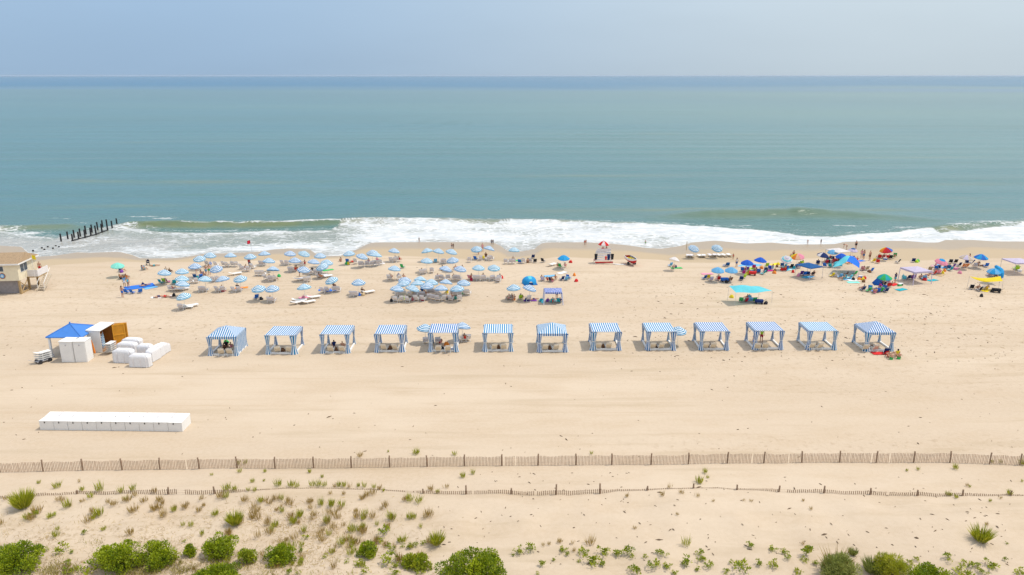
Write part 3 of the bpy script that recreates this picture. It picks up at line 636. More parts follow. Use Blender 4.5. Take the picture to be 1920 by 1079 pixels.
def body_mesh(pose, m):
    d = POSES[pose]; p, c, n, h = d['p'], d['c'], d['n'], d['h']
    V = [(p, (.135, .11)), (lerp(p, c, .5), (.115, .09)), (c, (.145, .10)), (lerp(c, n, .6), (.10, .08)), (n, .055), (lerp(n, h, .45), .07), (h, .098), (lerp(n, h, 1.45), .075)]
    E = [(0, 1), (1, 2), (2, 3), (3, 4), (4, 5), (5, 6), (6, 7)]
    fd = Vector(h) - Vector(n); fw = Vector((0, 1, 0)) if fd.z > .08 else Vector((0, 0, 1 if pose == 'ly' else -1))
    V.append((tuple(Vector(h) + fw * .105), .022)); E.append((6, 8))            # nose
    for sgn in (1, -1):
        q = lambda k: (d.get(k + ('2' if sgn < 0 else ''), d[k]) if sgn > 0 else mir(d.get(k + '2', d[k])))
        hip = (sgn * .085, p[1] + .01, p[2] - .03) if pose != 'ly' else (sgn * .085, p[1] + .04, p[2])
        b0 = len(V); kn, an, to = q('k'), q('a'), q('t')
        V += [(hip, .088), (lerp(hip, kn, .5), .078), (kn, .058), (lerp(kn, an, .35), .058), (an, .038), (to, (.042, .028))]
        E += [(0, b0)] + [(b0 + i, b0 + i + 1) for i in range(5)]
        sh, el, wr = q('s'), q('e'), q('w'); b1 = len(V)
        V += [(sh, .058), (lerp(sh, el, .5), .045), (el, .037), (wr, .026)]
        E += [(2, b1), (b1, b1 + 1), (b1 + 1, b1 + 2), (b1 + 2, b1 + 3)]
        hd = (Vector(wr) - Vector(el)).normalized(); palm = tuple(Vector(wr) + hd * .07); b2 = len(V)
        V.append((palm, (.040, .020))); E.append((b1 + 3, b2))
        side = Vector((0, 1, 0)).cross(hd); side = side.normalized() if side.length > .1 else Vector((1, 0, 0))
        if abs(hd.x) < .7: side = Vector((hd.z, hd.z * 0, -hd.x)).normalized() if abs(hd.y) < .7 else Vector((1, 0, 0))
        curl = hd.cross(side).normalized()
        for i, ln in enumerate((.062, .075, .070, .055)):
            o = Vector(palm) + side * ((i - 1.5) * .021); k = len(V)
            V += [(tuple(o + hd * .035), .010), (tuple(o + hd * (.035 + ln) + curl * .02), .008)]; E += [(b2, k), (k, k + 1)]
        o = Vector(wr) + hd * .035 + side * (.03 * sgn); k = len(V)
        V += [(tuple(o + side * .02 * sgn + hd * .02), .011), (tuple(o + side * .03 * sgn + hd * .06 + curl * .015), .009)]; E += [(b1 + 3, k), (k, k + 1)]
    return skin_mesh('person', V, E, [m])
def cloth_piece(pose, what, m):
    d = POSES[pose]; p, c, n = d['p'], d['c'], d['n']; V, E = [], []
    if what in ('trunks', 'bottom'):
        V = [(lerp(p, c, .30), (.15, .125)), (p, (.175, .145))]; E = [(0, 1)]
        if what == 'trunks':
            for sgn in (1, -1):
                kn = d['k'] if sgn > 0 else mir(d.get('k2', d['k'])); hip = (sgn * .085, p[1] + .01, p[2] - .03) if pose != 'ly' else (sgn * .085, .04, p[2])
                k = len(V); V += [(lerp(hip, kn, .15), .105), (lerp(hip, kn, .72), .095)]; E += [(1, k), (k, k + 1)]
        if what == 'bottom': V.append((lerp(p, c, -.22), (.15, .13))); E.append((1, 2))
    elif what == 'suit':
        V = [(lerp(p, (p[0], p[1], p[2] - .1) if pose != 'ly' else (0, .1, p[2]), .5), (.12, .11)), (p, (.155, .13)), (lerp(p, c, .5), (.13, .105)), (c, (.16, .118)), (lerp(c, n, .45), (.12, .09))]; E = [(0, 1), (1, 2), (2, 3), (3, 4)]
    else:                                         # shirt
        V = [(lerp(p, c, -.05), (.16, .135)), (lerp(p, c, .5), (.145, .12)), (c, (.172, .128)), (lerp(c, n, .62), (.12, .10))]; E = [(0, 1), (1, 2), (2, 3)]
        for sgn in (1, -1):
            s_, e_ = (d['s'], d['e']) if sgn > 0 else (mir(d['s']), mir(d.get('e2', d['e'])))
            k = len(V); V += [(s_, .078), (lerp(s_, e_, .6), .066)]; E += [(2, k), (k, k + 1)]
    return skin_mesh(what, V, E, [m], 0 if what != 'bottom' else 1)
def hair_mesh(pose, m, longh=False):
    d = POSES[pose]; n, h = Vector(d['n']), Vector(d['h']); up = (h - n).normalized()
    back = Vector((0, -1, 0)) if up.z > .6 else (Vector((0, 0, 1)) if pose != 'ly' else Vector((0, 0, -.4)))
    V = [(tuple(h + up * .055 + back * .02), .092), (tuple(h + back * .045), .088)]; E = [(0, 1)]
    if longh: V.append((tuple(h - up * .16 + back * .09), .06)); E.append((1, 2))
    return skin_mesh('hair', V, E, [m])
HAIR = [M('brown'), M('black'), mat('sandy_hair', (.30, .19, .08)), mat('dark_brown_hair', (.06, .03, .015))]
CLN = dict(trunks='swim_trunks', bottom='bikini_bottom', suit='swimsuit', shirt='shirt')
def person(g, pose, clothes, rz, base, where, group='people on the beach', scale=1.0, sk=None):
    sk = rnd.choice([0, 0, 1, 1, 2, 0, 3]) if sk is None else sk; hi = rnd.randrange(4); lg = rnd.random() < .45
    t = O('person', cached(('body', pose, sk), lambda: body_mesh(pose, _m[('skin%d' % sk, 'skin')])), None, g, (0, 0, rz)); t.scale = (scale,) * 3
    for cl in clothes:
        w, c = cl.split('-')
        O(CLN[w], cached(('cl', pose, w, c), lambda: cloth_piece(pose, w, M(c))), t)
    O('hair', cached(('hair', pose, hi, lg), lambda: hair_mesh(pose, HAIR[hi], lg)), t)
    return reg(t, base, where, 'person', group)

# ------------------------------------------------------------------ the table of small things: where | code@x,y ...
ITEMS = '''
by the mint umbrella|C denim@224,505;B purple@228,509;P lo suit-purple@226,504
by the navy pushchair|C sky@267,502;P lo trunks-teal@268,501;S navy@277,492;P ly bottom-teal@289,498
in the loose group above the blue blanket|C tan@224,519;P lo bottom-black@225,518;C beige@234,518;P lo suit-orange@236,517;P st shirt-sky,trunks-white@234,538;P st suit-aqua@241,540
by the big blue beach blanket|T blue*2.2@262,538;T sky@283,540;C blue@236,546;C blue@247,546.5;C blue@260,545.5;P st trunks-blue@230,558;B navy@268,533;P ly trunks-navy@271,535
in the pair of sunbathers below the blanket|T white@296,557;T offwhite@309,557;P ly bottom-navy@297,556;P ly bottom-red@310,556;B black@326,553
under the lone umbrella of empty loungers|W grey@337,574;F white@347,576;F white@357,573
by the magenta chair|C teal@301,528;C lime@307,526;C magenta@314,526;C teal@324,529;P si shirt-beige@311,505;P si suit-black@318,508
by the red-suited bather left of field|W offwhite@317,539;P re suit-red@321,538;F grey@329,542;F grey@341,542
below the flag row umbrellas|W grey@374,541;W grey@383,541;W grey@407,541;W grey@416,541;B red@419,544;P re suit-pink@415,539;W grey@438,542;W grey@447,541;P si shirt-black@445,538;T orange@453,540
among the standing bathers|P st bottom-pink@368,513;P si trunks-blue@377,511;P st trunks-sky@387,517;P st shirt-peach,trunks-green@393,516;C denim@365,518;C blue@374,518;W offwhite@358,525;W offwhite@366,525;W grey@398,523;W grey@405,522;P lo trunks-navy@381,513;B teal@370,520
by the water left of the flag|W offwhite@387,493;B blue@394,494;W offwhite@404,494.5;W offwhite@419,494;W offwhite@424,495;W offwhite@436,494;W offwhite@441,494.5
beside the red-shirted man at the flag|P st shirt-red,trunks-navy@468,503;P si bottom-red@461,501;W offwhite@452,499;W grey@455,503;W grey@463,503;W offwhite@473,498
on bare sand below the flag|F white@441,513
in the quiet spot right of the flag|W offwhite@480,511;W offwhite@486,511;W offwhite@493,511;W offwhite@498,519;W grey@505,521;W offwhite@513,521;P re suit-pink@507,520;P lo bottom-beige@515,521;B green@523,517
behind the umbrellas right of the flag|W grey@488,493;W grey@493,493;W grey@530,492;W grey@536,492;W grey@565,493.5;P re suit-crimson@570,492
in the blue chair group on open sand|C blue@478.6,556.5;B black@489,560;W grey@504,561;W grey@510,561;P re suit-crimson@508,560
round the pink bag|B pink@569,557.5;F offwhite@558,567;F white@578,566;F white@587,557;F white@561,563;T pink@573,558
round the bather with a blue towel|W grey@605,543;W grey@612,542;W grey@626,541;W grey@633,541;P si bottom-orange@626,535;T blue@623,545;T blue@609,544
round the bather with a tan towel|W grey@660,550;W grey@666,550;P si trunks-tan@679,544;B blue@673.5,552;B tan@681,552;F white@690,547.5
around the bending man|P be shirt-teal,trunks-navy@562,519;F grey@562,523;W offwhite@573,523;W offwhite@577,522
in the huddle by the green mat|P re trunks-orange@600,516;W grey@596,516;F grey@603,517;F white@612,518;T green@615,507;W grey@543,504;W grey@548,504;P re suit-red@552,503;P si bottom-red@556,503;B black@585,505;W grey@580,510;W grey@590,509;W grey@598,509
by the coloured sand toys|P si trunks-brown@639,487;C blue@651,489;P ly bottom-red@660,491;B yellow@653,494;B green@650,494
in the shady cluster at the wet sand|W offwhite@667,489;W grey@675,494;W grey@681,494;W grey@687,493;W grey@696,493;W grey@702,492;W grey@708,492;W offwhite@713,491;P si suit-purple@691,489;P si shirt-pink@707,487;T offwhite@711,495
under the lone waterline umbrella|W grey@733,486;W grey@739,486;W grey@745,485;P re suit-red@741,484;P re suit-crimson@749,484
right of the lone inland umbrella|C green@754.7,499
left of the crowded cluster|W offwhite@729,519;P re suit-red@732,517;B navy@747,516;P si trunks-orange@756.8,518;W offwhite@747,519
under the umbrella inland of the trio|W offwhite@790,509;W offwhite@795,508;P re bottom-black@792,507;W grey@809,506;C sky@816,489;W grey@828,489;W grey@833,489
in the chair row behind the big cluster|W grey@818,520;W grey@830,519.5;W grey@840,519;W grey@851,519.5;W grey@861,520;P re shirt-pink@823,518;P re trunks-green@852,518;P si bottom-brown@829,503;P si bottom-black@854,502;P si suit-red@867,502
in the chair row right of the big cluster|C pink@882,520;W grey@891,520;W grey@897,520;W grey@903,520;W grey@909,520;W grey@920,520.5;W grey@926,520;W grey@936,520;P re suit-crimson@882,518;P si trunks-beige@906,517;P re suit-white@936,518;B crimson@884,524;W grey@934,523;B red@941,520
in the landward chair rank of the crowded cluster|W offwhite@740.8,560;W offwhite@751.5,559;W offwhite@764.5,560;W offwhite@780.5,558;W grey@793,558;W grey@804,555;W grey@812,556;W grey@820,558;W offwhite@831,557.5;W grey@845,558;W offwhite@861,557.5;B crimson@773.5,561;B crimson@791.6,561;B darkgreen@853.5,559;B black@734,563;B lime@756,558;P re suit-pink@845,556;P si bottom-black@838,557
in the middle chair rank of the crowded cluster|W grey@744,550;W grey@752,550;W grey@760,550;W grey@768,551;W grey@777,549;W grey@786,551;W grey@794,551;W grey@803,546;W grey@812,546;W grey@821,549;B navy@821.5,549;B yellow@838,547;W grey@846,548;W grey@853,548.5;W grey@861,548;W offwhite@872,547;W offwhite@878,547;B green@869,549;P re suit-red@757,548;P re shirt-yellow@771,549;P re shirt-denim@792,544;P re trunks-brown@799,549;P re suit-pink@815,545;P si shirt-yellow@838,545
by the bathers bending at wet sand|P be bottom-peach@897,478;P st suit-pink@904.7,472.5;W grey@880,486;C blue@892,484;W grey@900,483;B yellow@906,482;W grey@914,483;W grey@922,483;P si bottom-brown@911,478
wading in the shallow swash|P st trunks-navy@847,466;P st trunks-brown@850,466.5;P st trunks-navy@921.5,459;P st trunks-black@924.5,459;P st suit-red@1096,460;P st suit-orange@1098.5,459
in the seated line with a black canopied chair|W grey@949,489;W grey@957,489;W grey@963,489;P si trunks-brown@962,485;T green@969,489;C blue@975,490;W grey@982,488;P si bottom-brown@989.5,489;C grey@994.5,488;C black@1003,489;C navy@999,481;C black@1019,488
under the turquoise umbrella|C green@1051,498;F white@1034.5,496;P lo trunks-brown@1046,496;P lo suit-pink@1060,496;T offwhite@1054,512;B red@1070,491
in the group right of the teal tent|C lavender@1018,523;P lo trunks-orange@1017,520;C navy@1034,524;P lo suit-red@1027,522;P lo bottom-pink@1036,523;C navy@1053,522;C blue@1067,519;C sky@1062,522;T sky@1031,518;B orange@1077,515;B red@1080.5,526;P lo trunks-beige@1042,519
under the umbrellas before the teal tent|C beige@952,558;P lo suit-pink@953,556;C grey@960,557;P lo trunks-lavender@958,555;P si bottom-orange@964,558;C lime@976,557;P lo suit-lime@978,555;W grey@990,558;T purple@994,564;P ly trunks-navy@999,561;B navy@987,562
inside the blue patterned cabana|C teal@1034,564;C teal@1050,564;C aqua@1045,563;B purple@1027,563;P lo suit-red@1036,562;P lo shirt-navy@1051,562;B aqua@1018,565;B teal@1015,563;P st shirt-teal,trunks-navy@1044,561
under the small plain white umbrella|C sky@1257,496;P lo trunks-navy@1264,499;T green@1268.5,503;B navy@1267,500
in the lounger row right of the boat|F grey@1291,480;F grey@1298,480;F white@1313,480;F offwhite@1320,480;F grey@1333,479;F grey@1341,479;F white@1350,479;F white@1359,479;F white@1368,478.5
on the open sand by the long pale mat|P st suit-red@1374.5,486.6;P st shirt-white,trunks-denim@1380.8,501;C denim@1360,496;C denim@1365,496;T sky*2@1402,498;T sky@1420,498
around the royal blue umbrellas|C blue@1394,505;C purple@1400,504;P lo suit-red@1397,503;T lime@1408,505;C magenta@1415,500;P lo suit-peach@1417,505;C blue@1424,508;C lime@1438.5,497;C navy@1437,506;C royal@1446,502;B magenta@1395,510;A red@1411,513;B yellow@1401,513;K sky@1410,508;B orange@1452,511;B brown@1453,507
around the light blue umbrella pair|C denim@1321,520;C yellow@1331,519;C lavender@1334,523;C red@1347,522;P lo suit-red@1348,519;A blue@1358.5,525;C brown@1369,524;P lo bottom-brown@1368,522;C navy@1391,522;C lime@1395,518;B black@1362,528;T pink@1326,514
around the pastel umbrellas|T yellow@1453,496;B yellow@1459,495;C teal@1471,499;C denim@1468,497;B red@1466,505;B red@1472,505;T aqua@1478,506;T white@1484,505;P si bottom-black@1488.6,474;C black@1484,499;C green@1503,493;P lo shirt-lime@1505,492;C denim@1492,499;P si bottom-brown@1483,480;B brown@1457,499
under the navy square canopy|B pink@1497,516;C purple@1503,512;C blue@1509,513;C navy@1517,513;P lo shirt-black@1525,512;P lo trunks-navy@1528,511;T teal@1512,520;T sky@1517,520;B red@1487,509
in the reclining trio left of the arched shade|C navy@1535,492;P lo bottom-brown@1536,490;C crimson@1550,491;P lo bottom-brown@1549,489;C blue@1549,497;C black@1556,491;C teal@1559,498
round the white canopy|B crimson@1557,482;C navy@1563,484;C red@1564,489;P si trunks-brown@1600,485;P si shirt-pink@1602,485;P lo suit-red@1609,485;C sky@1596,489;C aqua@1601,490;P be trunks-brown@1587,468.5;P st bottom-black@1604.5,467;T pink@1603,492;P si suit-red@1593,484
standing on open sand by the white canopy|P st suit-pink@1615,485;P st trunks-denim@1619,487;P st trunks-brown@1630.4,489
under the vivid rainbow umbrella|C red@1650,481;C red@1657,481;P lo suit-red@1658,479;C red@1664,482;P lo suit-crimson@1669,480;C black@1671,482;C green@1680,478;P lo trunks-green@1678,479;K blue@1660,485.5;C yellow@1638.7,488;C red@1648,490;C black@1684,490;P si shirt-navy@1649,480
below the arched two-colour shade|C yellow@1561,515;C grey@1569,515;C sky@1576,517;C teal@1585,519;C aqua@1594,519;C green@1603,512;P lo trunks-navy@1588,513;T sky@1590,524;T white@1601,526;T mint@1600,530;P lo suit-teal@1582,520;B black@1600,523;K blue@1613,519;B orange@1611,523;B yellow@1618,523;B red@1621,521;B brown@1619.5,527
between the arched shade and the lavender gazebo|C pink@1619,503;P lo suit-pink@1621,502;C blue@1634,506;T beige@1626,510;B brown@1630,509;C tan@1626,503
round the white canopy|C navy@1570,487;C teal@1577,489;C blue@1588,488;P lo trunks-navy@1574,486;P lo suit-magenta@1590,486;B lime@1583,491;C sky@1553,485;P lo suit-aqua@1556,484;T blue@1612,490;B pink@1606,491;C orange@1592,491
wading in the shallow swash|P st trunks-grey@1514,459;P st suit-black@1539,458.5;P st suit-teal@786,455;P st trunks-green@1210,460
around the royal blue umbrellas|C teal@1431,511;P lo suit-lime@1404,507;B orange@1428,502;K red@1419,508;P si suit-teal@1449,500;T magenta@1442,508
around the pastel umbrellas|C blue@1476,502;P lo suit-orange@1473,501;B teal@1489,502;P lo suit-lavender@1497,496;C lavender@1499,499
around the pink umbrella|C azure@1776,499;P lo trunks-azure@1779,498;B orange@1771,507;C purple@1787,499
around the blue wedge tent|B magenta@1651,536;C azure@1634,539;P lo suit-white@1650,540;C navy@1618.6,541;P lo suit-purple@1619,538;C green@1629.5,543;C blue@1640,544;C royal@1648,544;P lo bottom-pink@1643,544;C navy@1662,544;C blue@1661,539;C teal@1654,541;P lo trunks-teal@1657,528;C lavender@1668,528;P st shirt-navy,trunks-teal@1678,531;C red@1668,534;T red@1675,534;P lo suit-crimson@1672,532;P si shirt-black@1659,531;K green@1687,534;K black@1689,533;T teal@1690,543.5;C green@1653,543
inside the lavender gazebo|B teal@1694,518;C aqua@1697,521;C navy@1703,520;C blue@1732,520;B red@1734,524;P lo trunks-navy@1711,518;C purple@1713,520;P si trunks-black@1727,519;P st trunks-navy@1716,522;T teal@1748,526;C sky@1737,521;P lo suit-peach@1743,514
by the lone blue chair right of rainbow|C navy@1714,488;B green@1721,489;B lime@1719,490.5
around the pink umbrella|C pink@1752,497;C blue@1758,502;C navy@1762,501;C denim@1781,501;C teal@1783,504;T pink@1791,504;T sky@1773,502;C tan@1745,504;C red@1752,511;C pink@1761,510;P lo suit-white@1757,508;B yellow@1768,511;T tan@1763,516;T sky@1768,497
by the touching grey-pink and blue umbrellas|C navy@1799,496;C orange@1809,498;C orange@1813,498;C grey@1832,497;P lo trunks-green@1834,495;C blue@1851,497;P lo suit-black@1837,493;C navy@1815,491;C black@1784,490;C black@1793,490;C navy@1823,491;P si suit-crimson@1818,481;P ly trunks-navy@1842,498
by the leaning blue umbrella|C lavender@1857,514;P lo suit-red@1858,511;C grey@1866,514;P lo suit-peach@1872,515;B pink@1800,511
under the yellow shade cloth|C black@1824,538;P lo trunks-brown@1836.6,537;C black@1837,542;C yellow@1849,539;P lo suit-yellow@1853,538;C grey@1842,540;A black@1868,545;T yellow@1848,545;B black@1861,545;B black@1840.5,554
under the white canopy at the beach edge|C lime@1909,503;K white@1912,508;C lime@1906,501
by the teal shade sail|C green@1391,562;C green@1395,563;C sky@1402,562;C sky@1410,562;C green@1415,562;P lo suit-red@1401,556;P lo shirt-denim@1407,556;A navy@1423,566;B black@1436,568;B yellow@1372,556;C crimson@1398,563;C sky@1407,558
inside the first cabana|W cream@412,659;W cream@429,659;P si shirt-black@424,645;P re suit-pink@431,648;B green@424,641;P si bottom-brown@420,650
inside the third cabana|W cream@619,654;W cream@641,654;P si shirt-navy@626,645;P re bottom-peach@641,647;B brown@630,655
inside the fifth cabana|W cream@821,653;W cream@838,653;B black@829,654;P si suit-red@825,639;W grey@820,637;B orange@837,645;K blue@848,654
beside the fifth cabana|W grey@797,637;W offwhite@876,632;P re suit-red@872,632;W offwhite@868,632
behind the eleventh cabana|P st shirt-lime,trunks-crimson@1427,642;P st shirt-denim,trunks-blue@1413.5,651
on the sand at the thirteenth cabana|C navy@1664,658;P si trunks-red@1667,664;P si bottom-green@1672,668;P si shirt-yellow@1683,662;P si bottom-green@1686,667;T red@1650,663;B red@1664,662
'''
for _w, _a, _b in [('second', 524, 536), ('fourth', 726, 741)]: pass
CAB = {2: ((518, 655), (541, 655)), 4: ((720, 651), (742, 651)), 6: ((925, 650), (944, 650)), 7: ((1021, 651), (1041, 651)), 8: ((1122, 648), (1141, 648)), 9: ((1224, 648), (1240, 648)),
       10: ((1323, 648), (1338, 648)), 11: ((1423, 649), (1437, 648)), 12: ((1522, 648), (1537, 648)), 13: ((1625, 651), (1642, 651))}
CN = ['', 'first', 'second', 'third', 'fourth', 'fifth', 'sixth', 'seventh', 'eighth', 'ninth', 'tenth', 'eleventh', 'twelfth', 'thirteenth']
for k, (a, b) in CAB.items():
    ITEMS += f'inside the {CN[k]} cabana|W cream@{a[0]},{a[1]};W cream@{b[0]},{b[1]};B brown@{(a[0] + b[0]) / 2},{a[1] + 1}\n'
PD = dict(st='standing person', be='bending person', si='sitting person', re='reclining person', lo='lounging person', ly='lying person', wk='walking person')
CD = dict(trunks='trunks', bottom='bottoms', suit='swimsuit', shirt='shirt')
ck = lambda c: {'offwhite': 'off-white', 'darkgreen': 'dark green', 'denim': 'dusky blue', 'sky': 'light blue', 'navy': 'dark navy', 'azure': 'bright blue', 'royal': 'royal blue', 'aqua': 'turquoise'}.get(c, c)
for ln in ITEMS.strip().split('\n'):
    where, things = ln.split('|')
    for it in things.split(';'):
        d, xy = it.split('@'); x, y = map(float, xy.split(',')); tk = d.split(' '); k = tk[0]
        if k == 'W':
            g = put(x, y, .65) + Vector((0, .5, 0)); c = tk[1]
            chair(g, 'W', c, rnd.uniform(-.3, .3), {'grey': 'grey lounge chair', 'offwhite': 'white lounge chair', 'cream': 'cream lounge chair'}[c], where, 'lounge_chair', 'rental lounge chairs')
        elif k == 'F': chair(put(x, y, .25), 'F', tk[1], rnd.choice([-1.1, -1.3, -.7, -.9]) if 'boat' not in where else rnd.uniform(-.15, .35), f'flat {ck(tk[1])} sun lounger', where, 'sun_lounger', 'flat sun loungers')
        elif k == 'C': chair(put(x, y, .42) + Vector((0, .3, 0)), 'C', tk[1], rnd.uniform(-.7, .7), f'{ck(tk[1])} folding beach chair', where, 'folding_beach_chair', 'folding beach chairs')
        elif k == 'T':
            c, sc = (tk[1].split('*') + ['1'])[:2]; sc = float(sc); g = G(x, y)
            t = O('beach_towel', cached(('towel', c), lambda: towel_mesh(c)), None, g, (0, 0, rnd.uniform(-1.6, -.7))); t.scale = (sc * (1.1 if sc > 1 else 1), sc, 1); reg(t, f'{ck(c)} beach towel', where, 'towel', 'beach towels')
        elif k == 'B': reg(O('beach_bag', cached(('bag', tk[1]), lambda: bag_mesh(tk[1])), None, put(x, y, .2), (0, 0, rnd.uniform(0, 3))), f'{ck(tk[1])} beach bag', where, 'bag', 'beach bags')
        elif k == 'K': reg(O('cooler', cached(('cooler', tk[1]), lambda: cooler_mesh(tk[1])), None, put(x, y, .2), (0, 0, rnd.uniform(-.5, .5))), f'{ck(tk[1])} cooler with white lid', where, 'cooler', 'coolers')
        elif k == 'A': wagon(put(x, y, .3), tk[1], where, f'{ck(tk[1])} fabric beach wagon')
        elif k == 'S':
            t = O('pushchair', None, None, put(x, y, .5), (0, 0, .6))
            h = MB(); h.patch(lambda u, v: (.26 * math.cos(math.pi * u), -.1 + .38 * math.sin(math.pi * .5 * v) * math.sin(math.pi * u) - .2, .62 + .42 * math.cos(math.pi * .5 * v) * math.sin(math.pi * u)), 8, 5); O('hood', h.mesh('hood', M(tk[1])), t)
            f = MB(); f.box((0, 0, .45), (.44, .6, .14)); f.tube([(-.2, -.3, .15), (-.2, .3, .5), (-.2, .5, .95), (.2, .5, .95), (.2, .3, .5), (.2, -.3, .15)], .018, 5); O('frame', f.mesh('frame', M('black', 'metal')), t)
            w = MB(); w.tube([(-.02, 0, 0), (.02, 0, 0)], .14, 10); wm = w.mesh('wheel', M('black', 'plastic'))
            for a in (-.24, .24):
                for b in (-.3, .3): O('wheel', wm, t, (a, b, .14))
            reg(t, 'navy hooded pushchair', 'on the sand near the swash, seen alone', 'pushchair')
        else:
            pose, cl = tk[1], tk[2].split(',')
            desc = PD[pose] + ' in ' + ' and '.join(ck(q.split('-')[1]) + ' ' + CD[q.split('-')[0]] for q in cl[:1])
            g = G(x, y) if pose in ('st', 'wk', 'be') else put(x, y, {'si': .4, 're': .75, 'lo': .6, 'ly': .15}[pose]) + Vector((0, {'re': .45, 'lo': .28}.get(pose, 0), 0))
            rz = rnd.uniform(-.5, .5) + (0 if pose != 'ly' else -1.1)
            if pose == 'be': rz = -1.2 if x < 700 else 1.2
            person(g, pose, cl, rz, desc, where, scale=(0.62 if (x, y) == (1374.5, 486.6) or 'wading' in where else rnd.uniform(.94, 1.06)))
# ------------------------------------------------------------------ cabanas
CW, CD_, CH = 3.0, 3.0, 2.22
def curtain_mesh(flare=.0):
    b = MB(); n = 14
    def pt(u, v):                       # gathered cloth, tied at mid height
        a = 2 * math.pi * u; z = CH * (1 - v); w = .13 + .14 * (abs(v - .52) / .52) ** 1.2 + (.07 * max(0, v - .52) if v > .52 else 0)
        k = 1 + .22 * math.sin(7 * a)
        return (w * k * math.cos(a), w * k * .8 * math.sin(a), max(z - .05, .02))
    b.patch(pt, n * 2, 9, uvf=lambda u, v: (u * 7, v))
    return b.mesh('curtain', STRIPE2, True)
def tie_mesh():
    b = MB(); b.tube([(0, 0, CH * .47), (0, 0, CH * .50)], .135, 10); return b.mesh('tieback', M('white'))
def cab_meshes():
    d = {}
    b = MB(); b.tube([(0, 0, 0), (0, 0, CH)], .04, 6); d['post'] = b.mesh('post', M('white', 'metal'))
    b = MB(); w, h = CW / 2, CD_ / 2
    for p, q in (((-w, -h), (w, -h)), ((w, -h), (w, h)), ((w, h), (-w, h)), ((-w, h), (-w, -h))): b.tube([(*p, CH - .03), (*q, CH - .03)], .035, 5)
    d['beam'] = b.mesh('roof_frame', M('white', 'metal'))
    b = MB(); b.box((0, -h, .11), (CW - .3, .16, .2)); d['railF'] = b.mesh('sill', M('white'))
    b = MB(); b.box((0, 0, .10), (.16, CD_ - .3, .18)); d['railS'] = b.mesh('sill', M('white'))
    # flat roof, slightly sagging, side flaps with ragged edges
    b = MB(); e = .06
    b.patch(lambda u, v: ((u - .5) * (CW + 2 * e), (v - .5) * (CD_ + 2 * e), CH + .04 - .07 * math.sin(math.pi * u) * math.sin(math.pi * v)), 16, 8, uvf=lambda u, v: (u * 13 + .25, v))
    d['flat'] = b.mesh('canopy', STRIPE2, True)
    b = MB()
    for sx in (-1, 1):
        b.patch(lambda u, v: (sx * (CW / 2 + e + .02 + .05 * v), (u - .5) * (CD_ + 2 * e), CH + .03 - v * (.30 + .05 * math.sin(u * 40))), 24, 2, uvf=lambda u, v: (u * 13, v))
    b.patch(lambda u, v: ((u - .5) * (CW + 2 * e), -(CD_ / 2 + e + .01), CH + .03 - .08 * v), 12, 1, uvf=lambda u, v: (.1, v))
    d['flap'] = b.mesh('valance', STRIPE2)
    b = MB(); W, D, A = CW / 2 + .08, CD_ / 2 + .08, Vector((0, 0, CH + .85)); z = CH + .03
    cs = [(-W, -D), (W, -D), (W, D), (-W, D)]
    for i in range(4):
        p, q = Vector((*cs[i], z)), Vector((*cs[(i + 1) % 4], z)); n = 20
        for k in range(n):                      # strips running up the slope
            a, c = k / n, (k + 1) / n; f = lambda t: 1 - abs(2 * t - 1)
            P0, P1 = p.lerp(q, a), p.lerp(q, c); mid = (p + q) / 2
            T0 = P0 + (A - mid) * f(a); T1 = P1 + (A - mid) * f(c)
            b.poly([P0, P1, T1, T0], 0, [(a * 13, 0), (c * 13, 0), (c * 13, 1), (a * 13, 1)])
    d['hip'] = b.mesh('canopy', STRIPE2)
    b = MB()
    for i in range(4):
        p, q = Vector((*cs[i], z)), Vector((*cs[(i + 1) % 4], z)); o = ((p + q) / 2 * Vector((1, 1, 0))).normalized() if False else Vector((0, 0, 0))
        b.patch(lambda u, v: tuple(p.lerp(q, u) * (1.0 + .012 * v) * Vector((1, 1, 0)) if False else Vector(((p.x + (q.x - p.x) * u) * (1 + .01 * v), (p.y + (q.y - p.y) * u) * (1 + .01 * v), z - .30 * v - .03 * v * math.sin(u * 82)))), 26, 2, uvf=lambda u, v: (u * 13, v))
    d['val'] = b.mesh('valance', STRIPE2)
    b = MB(); b.patch(lambda u, v: (CW / 2 + .06 + .03 * math.sin(u * 20), (u - .5) * (CD_ - .1), CH * (1 - v) + .05), 20, 6, uvf=lambda u, v: (u * 13, v)); d['wall'] = b.mesh('side_wall', STRIPE2, True)
    d['curtain'] = curtain_mesh(); d['tie'] = tie_mesh(); return d
CM = cab_meshes()
cabs = [(419.5, 666.7, 'hip'), (528, 664.2, 'f'), (629.5, 662, 'f'), (730.5, 660, 'f'), (831, 659.7, 'f'), (933.5, 658.8, 'f'), (1035.5, 660.5, 'hip'), (1136, 657.2, 'f'), (1238, 656.8, 'f'), (1338, 656.4, 'f'), (1439, 655.8, 'f'), (1539.5, 656, 'f'), (1647, 658.4, 'hip')]
clab = ['peaked striped cabana with a closed side wall, leftmost of the row', 'flat striped cabana second from the left end of the row', 'flat striped cabana with two guests inside, third from the left', 'flat striped cabana fourth from left, left of the umbrella-flanked one',
 'flat striped cabana flanked by two umbrellas', 'flat striped cabana just left of the middle peaked cabana', 'peaked striped cabana in the middle of the row', 'flat striped cabana just right of the middle peaked cabana', 'flat striped cabana with one umbrella hidden at its side',
 'flat striped cabana left of the one with the lime-shirted person', 'flat striped cabana with a lime-shirted person behind it', 'flat striped cabana next to the peaked right-end cabana', 'peaked striped cabana at the right end, sunbathers at its corner']
